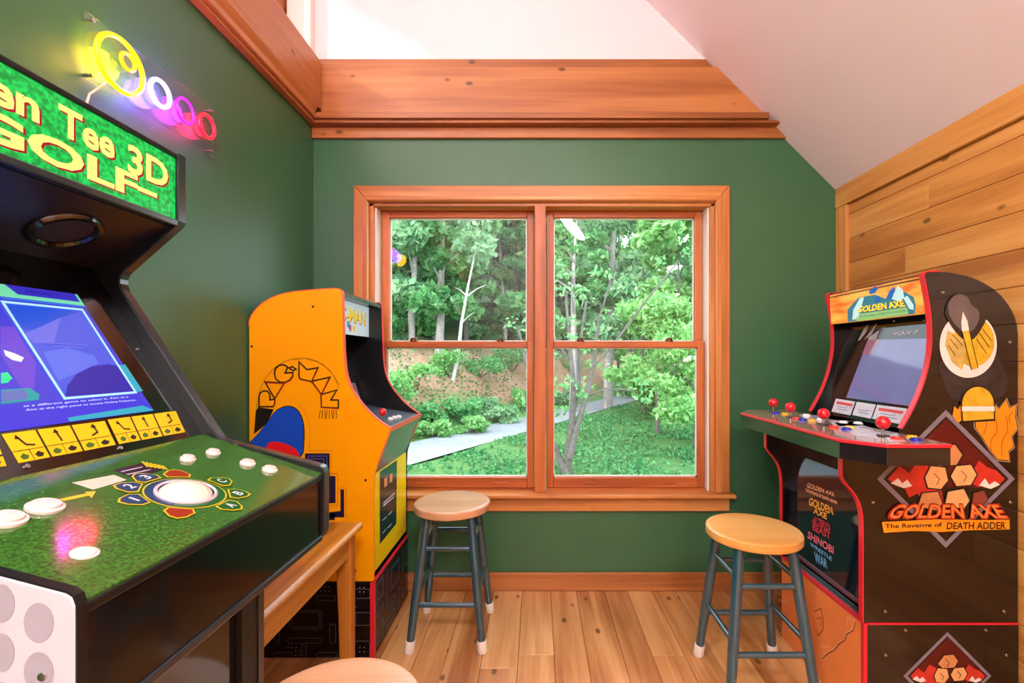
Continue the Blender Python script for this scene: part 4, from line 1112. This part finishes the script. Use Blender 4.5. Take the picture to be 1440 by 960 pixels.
# tall emblem of plain crescents, shaft, dome and flame
def c10(pts): return [(1160 + x / 3.4286, 380 + y / 3.4286) for x, y in pts]
P_COAL = mat('print_coal', (44, 38, 38), rough=.3, noise=.45, nscale=50)
decal('smoke_print', c10(chaikin([(548, 470), (555, 430), (620, 470), (740, 400), (835, 395), (850, 450), (892, 540), (860, 620), (640, 640), (590, 600), (548, 470)], 2)), SPA, P_COAL, asn, 1)
decal('disc_print', c10(ellipse(690, 360, 138, 158, 40)), SPA, P_WH, asn, 2)
decal('disc_print', c10(ellipse(715, 345, 100, 118, 36)), SPA, P_GD, asn, 3)
decal('disc_print', c10([(590, 290), (690, 345), (660, 480), (610, 440), (578, 360)]), SPA, mat('print_old_gold', (190, 160, 84), rough=.3, noise=.2, nscale=40), asn, 4)
decal('smoke_print', c10(chaikin([(575, 205), (585, 150), (630, 105), (690, 115), (705, 160), (755, 190), (790, 215), (720, 335), (670, 345), (600, 265), (575, 205)], 2)), SPA, BLACKP, asn, 5)
decal('smoke_print', c10(chaikin([(590, 190), (592, 150), (632, 112), (685, 122), (700, 168), (745, 195), (735, 260), (690, 310), (640, 280), (600, 230), (590, 190)], 2)), SPA, P_GY, asn, 6)
stroke('disc_line_print', [c10(q) for q in ([(600, 330), (640, 380)], [(592, 360), (625, 410)], [(612, 310), (660, 360)], [(740, 300), (790, 370)], [(755, 280), (800, 340)], [(728, 330), (775, 400)])], SPA, .002, INK, asn, 5)
decal('shaft_print', c10([(655, 290), (690, 285), (733, 470), (702, 478)]), SPA, P_GD, asn, 7)
stroke('shaft_line_print', [c10([(655, 292), (702, 478)]), c10([(690, 286), (733, 470)])], SPA, .0025, INK, asn, 8)
decal('shaft_print', c10([(652, 250), (660, 200), (682, 245), (690, 290), (655, 295)]), SPA, P_WH, asn, 8)
flame = [(720, 700), (735, 655), (780, 690), (810, 640), (835, 670), (870, 625), (885, 665), (918, 650), (912, 700), (925, 760), (895, 800), (905, 850), (880, 870), (885, 915), (830, 910), (790, 860), (755, 800), (725, 760)]
decal('flame_print', c10([(815 + (x - 815) * 1.09, 780 + (y - 780) * 1.07) for x, y in flame]), SPA, P_OL, asn, 3)
decal('flame_print', c10([(815 + (x - 815) * 1.05, 780 + (y - 780) * 1.04) for x, y in flame]), SPA, INK, asn, 4)
decal('flame_print', c10(flame), SPA, P_OR, asn, 5)
stroke('flame_line_print', [c10(chaikin(q, 2)) for q in ([(800, 880), (790, 820), (830, 780), (820, 720)], [(850, 890), (845, 820), (880, 780), (870, 700)], [(760, 790), (780, 740), (760, 700)], [(890, 740), (880, 710), (900, 680)])], SPA, .0024, mat('print_rust', (170, 66, 10), rough=.3, noise=.05), asn, 6)
decal('flame_print', c10([(612, 700), (620, 655), (640, 670), (655, 640), (660, 720), (640, 735)]), SPA, P_OR, asn, 4)
decal('dome_print', c10(ellipse(733, 645, 84, 92, 30, 180, 360) + [(817, 725), (655, 735)]), SPA, INK, asn, 6)
decal('dome_print', c10(ellipse(733, 645, 76, 84, 30, 180, 360) + [(809, 715), (662, 725)]), SPA, P_GD, asn, 7)
decal('dome_print', c10([(655, 655), (812, 655), (812, 678), (655, 678)]), SPA, P_WH, asn, 8)
# title
decal('banner_print', c3([(0, 0)]) and [(1220 + x / 4.8, 580 + y / 4.8) for x, y in ((90, 735), (300, 725), (490, 715), (700, 722), (950, 720), (952, 785), (700, 790), (500, 802), (300, 795), (105, 808))], SPA, P_OR, asn, 7)
T5 = lambda pts: [(1220 + x / 4.8, 580 + y / 4.8) for x, y in pts]
text('banner_lettering', 'The Revenge of', T5([(112, 788), (495, 776), (495, 738), (112, 748)]), SPA, INK, asn, 8, .02)
text('banner_lettering', 'DEATH ADDER', T5([(525, 784), (925, 782), (925, 734), (530, 738)]), SPA, INK, asn, 8, .02)
text('title_print', 'GOLDEN AXE', T5([(100, 722), (955, 720), (880, 606), (180, 608)]), SPA, mat('title_dark_red', (150, 20, 16), rough=.3, noise=.05), asn, 8, .07)
text('title_print', 'GOLDEN AXE', T5([(118, 710), (938, 710), (868, 616), (192, 616)]), SPA, mat('title_orange', (238, 120, 56), rough=.3, noise=.15, nscale=60), asn, 10, .025)
diamond(SPR, ars, 1332, 950, 62, 62, 6)
for px_, py_, pl, par in ((1326, 411, SPA, asn), (1420, 481, SPA, asn), (1228, 706, SPA, asn), (1421, 706, SPA, asn), (1245, 859.5, SPA, asn), (1412, 859.5, SPA, asn), (1273.5, 886, SPR, ars), (1386.5, 886, SPR, ars), (1245.5, 921, SPR, ars), (1415.5, 921, SPR, ars)):
    MB().lathe([(0, .0026), (.004, .0022), (.0052, 0)], hit(px_, py_, pl), (0, -1, 0), 12).build('screw', SCREW, par, smooth=True)

# ------------------------------------------------------------------ neon sign on the left wall
ns = thing('neon_sign', 'glowing neon sign of a yellow ring and three small coloured loops', 'neon sign', (XL, 1.37, 1.99))
xn = XL + .034
def neon_loop(name, pts, r, rgb, lamp=0, lrgb=None):
    m = mat('neon_' + name, (8, 8, 8), rough=.3)
    b = m.node_tree.nodes['Principled BSDF']
    k = max(rgb)
    b.inputs['Emission Color'].default_value = (rgb[0] / k, rgb[1] / k, rgb[2] / k, 1)
    b.inputs['Emission Strength'].default_value = k
    MB().tube([(xn, p[0], p[1]) for p in pts], r, 10, closed=True).build(name, m, ns, smooth=True)
    if lamp:
        ld = bpy.data.lights.new('glow', 'POINT'); ld.energy = lamp; ld.color = lrgb; ld.shadow_soft_size = .05
        o = bpy.data.objects.new('glow', ld); COL.objects.link(o); o.parent = ns
        c = (sum(p[0] for p in pts) / len(pts), sum(p[1] for p in pts) / len(pts))
        o.location = Vector((xn + .016, c[0], c[1])) - BASE[ns]
circ = lambda cy, cz, ry, rz, n=40: [(cy + ry * math.cos(2 * math.pi * i / n), cz + rz * math.sin(2 * math.pi * i / n)) for i in range(n)]
neon_loop('ring_yellow', circ(1.229, 1.990, .068, .069), .0065, (3.2, 1.3, .01), 3.2, (1, .60, .01))
neon_loop('small_ring_yellow', circ(1.250, 2.012, .021, .021, 24), .005, (2.4, .95, .01))
def loop(cy): return circ(cy, 1.988, .035, .037, 28)
neon_loop('loop_white', loop(1.357), .0062, (1.6, 1.7, 4), 4.2, (.20, .10, 1.0))
neon_loop('loop_magenta', loop(1.453), .0042, (1.2, .02, 1.6), 1.6, (.60, .04, 1.0))
neon_loop('loop_red', loop(1.549), .0058, (3, .03, .06), 1.7, (1.0, .01, .10))
MB().box(XL + .018, XL + .022, 1.142, 1.60, 1.905, 2.075).build('backing_panel', ACRYL, ns, bevel=.001)
for yy in (1.16, 1.585):
    for zz in (1.92, 2.06):
        MB().lathe([(.004, 0), (.004, .024), (.006, .024), (.006, .028), (0, .028)], (XL, yy, zz), (1, 0, 0), 10).build('standoff', SCREW, ns, smooth=True)
MB().tube([(XL + .018, 1.20, 1.925), (XL + .02, 1.185, 1.905), (XL + .012, 1.165, 1.875), (XL + .006, 1.15, 1.80), (XL + .006, 1.15, 1.50)], .0028, 6).build('cable', mat('cable_clear', (222, 200, 176), rough=.35, noise=.03), ns, smooth=True)
# ------------------------------------------------------------------ outdoors
GZ = -2.1                                     # lawn level
RA = Vector((-5.0, 17.75)); RD = Vector((.479, .878)).normalized(); RN = Vector((-RD.y, RD.x))
def dist(x, y): return (Vector((x, y)) - RA).dot(RN)
def ground(x, y):
    d = dist(x, y)
    z = GZ
    if d > 0:
        s = min(d / 5.5, 1.0)
        z += 3.3 * (s * s * (3 - 2 * s))
        if d > 4.5: z += (d - 4.5) * .42
    z += .06 * math.sin(x * .9 + y * .5) + .04 * math.sin(x * 1.9 - y * 1.3)
    if y > 20 and d < 0: z += 0
    if -3.6 < d < .5:
        z = min(z, GZ) if d > -3.2 and d < .2 else min(z, GZ + .03)
    return z
def ground_material():
    m = bpy.data.materials.new('ground_cover'); m.use_nodes = True
    nt = m.node_tree; L = nt.links.new; b = nt.nodes['Principled BSDF']; b.inputs['Roughness'].default_value = .9
    tc = nt.nodes.new('ShaderNodeTexCoord')
    dp = nt.nodes.new('ShaderNodeVectorMath'); dp.operation = 'DOT_PRODUCT'; dp.inputs[1].default_value = (RN.x, RN.y, 0)
    L(tc.outputs['Object'], dp.inputs[0])
    off = nt.nodes.new('ShaderNodeMath'); off.operation = 'SUBTRACT'; off.inputs[1].default_value = RA.dot(RN)
    L(dp.outputs['Value'], off.inputs[0])
    n = nt.nodes.new('ShaderNodeTexNoise'); n.inputs['Scale'].default_value = .55; n.inputs['Detail'].default_value = 6; L(tc.outputs['Object'], n.inputs['Vector'])
    ma = nt.nodes.new('ShaderNodeMath'); ma.operation = 'MULTIPLY_ADD'; ma.inputs[1].default_value = 5.0; L(n.outputs['Fac'], ma.inputs[0]); L(off.outputs[0], ma.inputs[2])
    r = nt.nodes.new('ShaderNodeValToRGB')
    mr = nt.nodes.new('ShaderNodeMapRange'); mr.inputs['From Min'].default_value = -10; mr.inputs['From Max'].default_value = 20; L(ma.outputs[0], mr.inputs['Value']); L(mr.outputs[0], r.inputs['Fac'])
    e = r.color_ramp.elements
    e[0].position = 0; e[0].color = srgb(74, 120, 62)
    e[1].position = .44; e[1].color = srgb(96, 142, 74)
    for p, c in ((.49, (182, 138, 110)), (.58, (206, 162, 136)), (.64, (120, 120, 84)), (.8, (66, 96, 56))):
        k = e.new(p); k.color = srgb(*c)
    n2 = nt.nodes.new('ShaderNodeTexNoise'); n2.inputs['Scale'].default_value = 5; n2.inputs['Detail'].default_value = 8; L(tc.outputs['Object'], n2.inputs['Vector'])
    mx = nt.nodes.new('ShaderNodeMixRGB'); mx.blend_type = 'MULTIPLY'; mx.inputs['Fac'].default_value = .55
    r2 = nt.nodes.new('ShaderNodeValToRGB'); r2.color_ramp.elements[0].position = .3; r2.color_ramp.elements[0].color = (.35, .4, .35, 1); r2.color_ramp.elements[1].position = .65
    L(n2.outputs['Fac'], r2.inputs['Fac']); L(r.outputs['Color'], mx.inputs['Color1']); L(r2.outputs['Color'], mx.inputs['Color2'])
    L(mx.outputs['Color'], b.inputs['Base Color'])
    return m
NX, NY = 90, 110
xs = np.linspace(-48, 52, NX); ys = 2.6 + (np.linspace(0, 1, NY) ** 1.4) * 92
gb = MB()
gb.v = [(float(a), float(c), ground(a, c)) for c in ys for a in xs]
gb.f = [(j * NX + i, j * NX + i + 1, (j + 1) * NX + i + 1, (j + 1) * NX + i) for j in range(NY - 1) for i in range(NX - 1)]
g_o = gb.build('terrain', ground_material(), kind='structure', smooth=True)
# road
rd = MB()
for i in range(60):
    t0 = -14 + i * 1.2
    p = [RA + RD * t0 + RN * -2.75, RA + RD * (t0 + 1.2) + RN * -2.75, RA + RD * (t0 + 1.2) + RN * -.1, RA + RD * t0 + RN * -.1]
    rd.add([(v.x, v.y, GZ + .012) for v in p], [(0, 1, 2, 3)])
ro = rd.build('road', mat('asphalt_grey', (150, 152, 160), rough=.85, noise=.12, nscale=3), kind='structure')

def leaf_mat(name, c0, c1, c2):
    m = bpy.data.materials.new(name); m.use_nodes = True
    nt = m.node_tree; nt.nodes.clear(); L = nt.links.new
    out = nt.nodes.new('ShaderNodeOutputMaterial')
    ge = nt.nodes.new('ShaderNodeNewGeometry')
    r = nt.nodes.new('ShaderNodeValToRGB'); e = r.color_ramp.elements
    e[0].color = srgb(*c0); e[1].color = srgb(*c2); k = e.new(.5); k.color = srgb(*c1)
    L(ge.outputs['Random Per Island'], r.inputs['Fac'])
    d = nt.nodes.new('ShaderNodeBsdfDiffuse'); t = nt.nodes.new('ShaderNodeBsdfTranslucent'); mx = nt.nodes.new('ShaderNodeMixShader'); mx.inputs[0].default_value = .45
    L(r.outputs[0], d.inputs[0]); L(r.outputs[0], t.inputs[0]); L(d.outputs[0], mx.inputs[1]); L(t.outputs[0], mx.inputs[2]); L(mx.outputs[0], out.inputs[0])
    return m
LEAF = [leaf_mat('leaf_mid', (84, 146, 92), (120, 184, 120), (160, 212, 146)), leaf_mat('leaf_deep', (58, 116, 78), (92, 158, 104), (128, 186, 124)),
        leaf_mat('leaf_bright', (104, 164, 98), (144, 200, 124), (186, 224, 156)), leaf_mat('leaf_pale', (104, 156, 118), (146, 194, 146), (184, 218, 170))]
BARK = mat('bark_pale', (176, 164, 162), rough=.9, noise=.25, nscale=6)
BARKD = mat('bark_dark', (96, 92, 88), rough=.9, noise=.3, nscale=8)
nprng = np.random.default_rng(5)

def leaves_mesh(name, centers, radii, n, size, m, parent, flat=.6):
    """n diamond leaves scattered over the given clumps, one mesh"""
    centers = np.array(centers, float); radii = np.array(radii, float)
    w_ = radii ** 2; idx = nprng.choice(len(centers), n, p=w_ / w_.sum())
    d = nprng.normal(size=(n, 3)); d /= np.linalg.norm(d, axis=1)[:, None]
    rr = radii[idx][:, None] * (nprng.random((n, 1)) ** .45)
    pos = centers[idx] + d * rr * np.array([1, 1, flat])
    nr = nprng.normal(size=(n, 3)) * np.array([.8, .8, .6]) + np.array([0, -.35, .7]); nr /= np.linalg.norm(nr, axis=1)[:, None]
    a = np.cross(nr, nprng.normal(size=(n, 3))); a /= np.linalg.norm(a, axis=1)[:, None]
    b = np.cross(nr, a)
    s = size * (.6 + .8 * nprng.random((n, 1)))
    v = np.stack([pos - a * s, pos - b * s * .5 + a * s * .1, pos + a * s, pos + b * s * .5 + a * s * .1], 1).reshape(-1, 3)
    base = BASE[parent] if parent is not None else Vector((0, 0, 0))
    v = v - np.array(base)
    me = bpy.data.meshes.new(name)
    me.vertices.add(4 * n); me.loops.add(4 * n); me.polygons.add(n)
    me.vertices.foreach_set('co', v.ravel()); me.loops.foreach_set('vertex_index', np.arange(4 * n, dtype=np.int32))
    me.polygons.foreach_set('loop_start', np.arange(0, 4 * n, 4, dtype=np.int32))
    me.update(calc_edges=True); me.validate()
    o = bpy.data.objects.new(name, me); COL.objects.link(o); me.materials.append(m)
    if parent is not None: o.parent = parent
    BASE[o] = base
    return o

def tree(label, x, y, h, spread, nleaf, lm, trunk_r=.16, bark=BARK, lean=(0, 0), crown0=.3, size=.2, seed=0, group=None, cat='tree', name='tree', branches=5):
    r_ = random.Random(seed)
    z0 = ground(x, y) - .1
    t = thing(name, label, cat, (x, y, z0), group)
    pts = [(x + lean[0] * f * h + r_.uniform(-.1, .1) * (0 < f < 1), y + lean[1] * f * h, z0 + h * f) for f in (0, .15, .35, .6, .85)]
    tr = MB().tube(pts, [trunk_r, trunk_r * .9, trunk_r * .75, trunk_r * .5, trunk_r * .25], 9)
    for k in range(branches):
        f = r_.uniform(.3, .75); a = r_.uniform(0, 6.28); l = spread * r_.uniform(.5, .95)
        s = Vector((x + lean[0] * f * h, y + lean[1] * f * h, z0 + h * f))
        tr.tube([s, s + Vector((math.cos(a) * l * .5, math.sin(a) * l * .5, l * .35)), s + Vector((math.cos(a) * l, math.sin(a) * l, l * .55))], [trunk_r * .35, trunk_r * .22, trunk_r * .08], 6)
    tr.build('trunk', bark, t, smooth=True)
    cs, rs_ = [], []
    for k in range(26):
        f = r_.uniform(crown0, 1.0); a = r_.uniform(0, 6.28); q = spread * math.sqrt(r_.random()) * (1.15 - .5 * f)
        cs.append((x + lean[0] * f * h + math.cos(a) * q, y + lean[1] * f * h + math.sin(a) * q, z0 + h * f)); rs_.append(r_.uniform(.35, .75) * spread * .5)
    leaves_mesh('foliage', cs, rs_, nleaf, size, lm, t)
    return t
R2 = random.Random(21)
GF_ = 'forest trees on the hillside'
ORD = ['first', 'second', 'third', 'fourth', 'fifth', 'sixth', 'seventh', 'eighth', 'ninth', 'tenth', 'eleventh', 'twelfth', 'thirteenth', 'fourteenth', 'fifteenth', 'sixteenth', 'seventeenth', 'eighteenth', 'nineteenth', 'twentieth']
ROWN = ['in the forest row nearest the road', 'in the second forest row up the hill', 'in the third forest row up the hill', 'in the fourth forest row up the hill', 'in the topmost forest row on the hill']
k = 0
for ri, (row_d, step, hh) in enumerate(((6.5, 3.2, 9), (10.5, 4.0, 11), (15.5, 4.6, 13), (22, 6.0, 15), (30, 8.0, 17))):
    s = -16 + R2.uniform(0, 2)
    spots = []
    while s < 64:
        p = RA + RD * (s + R2.uniform(-.8, .8)) + RN * (row_d + R2.uniform(-1, 1))
        # keep to what the window can show, with a margin to the sides
        if p.y > 9 and abs(p.x / p.y - .01) < .5 and p.y < 75:
            spots.append(p)
        s += step * R2.uniform(.8, 1.2)
    spots.sort(key=lambda p: p.x / p.y)
    for q_, p in enumerate(spots):
        pale = R2.random() < .65
        lab = '%s forest tree, %s from the left %s' % ('pale-trunked' if pale else 'dark-trunked', ORD[q_], ROWN[ri])
        tree(lab, p.x, p.y, hh * R2.uniform(1.1, 1.5), R2.uniform(2.8, 3.6), 7000, LEAF[R2.choice([0, 0, 1, 3, 2])], R2.uniform(.12, .2), BARK if pale else BARKD, (R2.uniform(-.06, .06), 0), R2.choice([.05, .1, .22]), .26 + row_d * .006, 100 + k, GF_)
        k += 1
for q_, (px_, Y_, hh, sp_) in enumerate(((905, 27, 13, 3.0), (955, 24, 11, 2.8), (1010, 26, 13, 3.4), (985, 33, 17, 4.0), (1060, 30, 15, 3.6), (930, 38, 19, 4.2), (1130, 27, 13, 3.2), (870, 42, 20, 4.0), (900, 50, 24, 4.5), (960, 46, 22, 4.5), (830, 54, 24, 4.5))):
    tree('leafy tree on the right-hand lawn edge, %s from the house side' % ORD[q_], (px_ - CX) / F_PX * Y_, Y_, hh, sp_, 7000, LEAF[R2.choice([0, 2, 3, 0])], .13, BARKD, (0, 0), .08, .25, 300 + q_, 'trees on the right-hand lawn edge')
# trees that stand out
def gxy(px, Y): return (px - CX) / F_PX * Y
tree('tall tree with straight pale trunk rising behind the right window pane', gxy(855, 30), 30, 17, 2.6, 2600, LEAF[3], .34, BARK, (.03, 0), .55, .22, 901)
tree('slim grey-trunked tree just left of the tallest pale trunk', gxy(806, 28), 28, 14, 2.2, 2400, LEAF[0], .26, BARK, (.01, 0), .5, .2, 902)
tree('forked pale-trunked tree in the middle of the left pane', gxy(617, 27), 27, 12, 2.4, 2600, LEAF[0], .26, BARK, (.04, 0), .5, .2, 903)
tree('slender white-trunked tree leaning right in the left pane', gxy(636, 25), 25, 9, 1.5, 900, LEAF[3], .12, mat('bark_white', (214, 208, 200), rough=.9, noise=.12, nscale=6), (.17, 0), .75, .2, 904)
tree('broad bright green tree with low branches at the right of the right pane', gxy(925, 19), 19, 5.6, 2.5, 9000, LEAF[2], .10, BARKD, (.0, 0), .25, .13, 905)
tree('bright leafy tree hanging over the road at the right window edge', gxy(975, 16.5), 16.5, 4.6, 2.0, 5000, LEAF[2], .08, BARKD, (.0, 0), .3, .11, 906)
# small tree of several bare stems on the lawn
ms = thing('multi_stem_tree', 'small dark tree of several bare stems on the lawn by the centre post', 'tree', (gxy(800, 12.6), 12.6, ground(gxy(800, 12.6), 12.6) - .05))
bx_, by_, bz_ = BASE[ms]
stems = [[(0, 0), (-.35, .7), (-.62, 1.4), (-.7, 2.3), (-.75, 3.6)], [(0, 0), (-.02, .7), (.08, 1.6), (.12, 2.6), (.0, 4.0), (-.1, 5.4)], [(.02, .6), (.2, 1.4), (.5, 2.3), (.72, 3.3), (.85, 4.4), (1.2, 5.6)], [(.1, 1.7), (.3, 2.6), (.3, 3.6), (.5, 5.0)], [(.62, 3.0), (1.3, 3.8), (2.1, 4.9), (3.0, 6.0)], [(-.66, 1.9), (-1.1, 2.8), (-1.4, 4.2)], [(.05, 3.2), (-.5, 4.1), (-.9, 5.2)], [(.45, 2.2), (1.0, 2.5), (1.8, 2.45)]]
sb = MB()
for i, st in enumerate(stems):
    r0 = (.12, .13, .10, .06, .04, .045, .035, .025)[i]
    sb.tube([(bx_ + p[0], by_ + .15 * math.sin(i * 2.1 + j), bz_ + p[1]) for j, p in enumerate(st)], [r0 * (1 - .16 * j) for j in range(len(st))], 8)
sb.build('stem', BARKD, ms, smooth=True)
cs = [(bx_ + p[0] + R2.uniform(-.4, .4), by_ + R2.uniform(-.5, .5), bz_ + p[1] + R2.uniform(-.2, .4)) for st in stems for p in st[2:] for _ in range(2)]
leaves_mesh('foliage', cs, [.35] * len(cs), 650, .085, LEAF[0], ms)
# shrubs on the bank
SHR = ((650, 21.5, 1.3, 1.0), (560, 18.2, 1.5, 1.0), (690, 24, 1.2, 1.0), (600, 20.5, 1.0, .9), (790, 31, 1.4, 1.2), (730, 27, 1.3, .9), (520, 18.5, 1.9, 1.2), (900, 38, 2.4, 2.0), (960, 42, 2.6, 2.4), (470, 16, 1.8, 1.2), (585, 22, 1.5, 1.3), (630, 25, 1.6, 1.4), (675, 27.5, 1.8, 1.5), (720, 31, 2.0, 1.6), (765, 35, 2.2, 1.8), (540, 20, 1.6, 1.3), (810, 40, 2.4, 2.0), (612, 19.2, .8, .8), (705, 23.2, .9, .9), (660, 20.0, .7, .8))
for i, (px_, Y_, hgt, sp_) in enumerate(SHR):
    x_ = gxy(px_, Y_)
    lab = 'low green shrub on the bank above the road, %s from the left' % ORD[sorted(a[0] for a in SHR).index(px_)]
    s_ = thing('shrub', lab, 'shrub', (x_, Y_, ground(x_, Y_)), 'shrubs on the bank')
    cs = [(x_ + R2.uniform(-sp_, sp_) * .7, Y_ + R2.uniform(-sp_, sp_) * .4, ground(x_, Y_) + R2.uniform(.15, 1) * hgt * .8) for _ in range(9)]
    tw = MB()
    for c_ in cs[:5]: tw.tube([(x_, Y_, ground(x_, Y_) - .05), c_], [.03, .01], 5)
    tw.build('stem', BARKD, s_)
    leaves_mesh('foliage', cs, [sp_ * .42] * 9, 900, .11, LEAF[R2.choice([0, 2, 3])], s_)
# ground cover of low leaves over the lawn and the bank
n = 46000
gx = []
while len(gx) < n:
    Y_ = 5 + 27 * R2.random() ** 1.1; X_ = (R2.random() * 1.1 - .52) * Y_
    d_ = dist(X_, Y_)
    if -3.0 < d_ < .15: continue
    if d_ > 0 and R2.random() < .35: continue
    if math.sin(X_ * 1.3 + 1.1 * math.sin(Y_ * .8)) * math.sin(Y_ * .9 + X_ * .4) < -.35 and R2.random() < .8: continue
    gx.append((X_, Y_, ground(X_, Y_) + .03 + .1 * R2.random()))
gc = leaves_mesh('ground_cover', gx, [.05] * n, n, .075, LEAF[1], None)
tag(gc, 'low green grass and weeds covering the lawn outside', 'grass', kind='stuff')
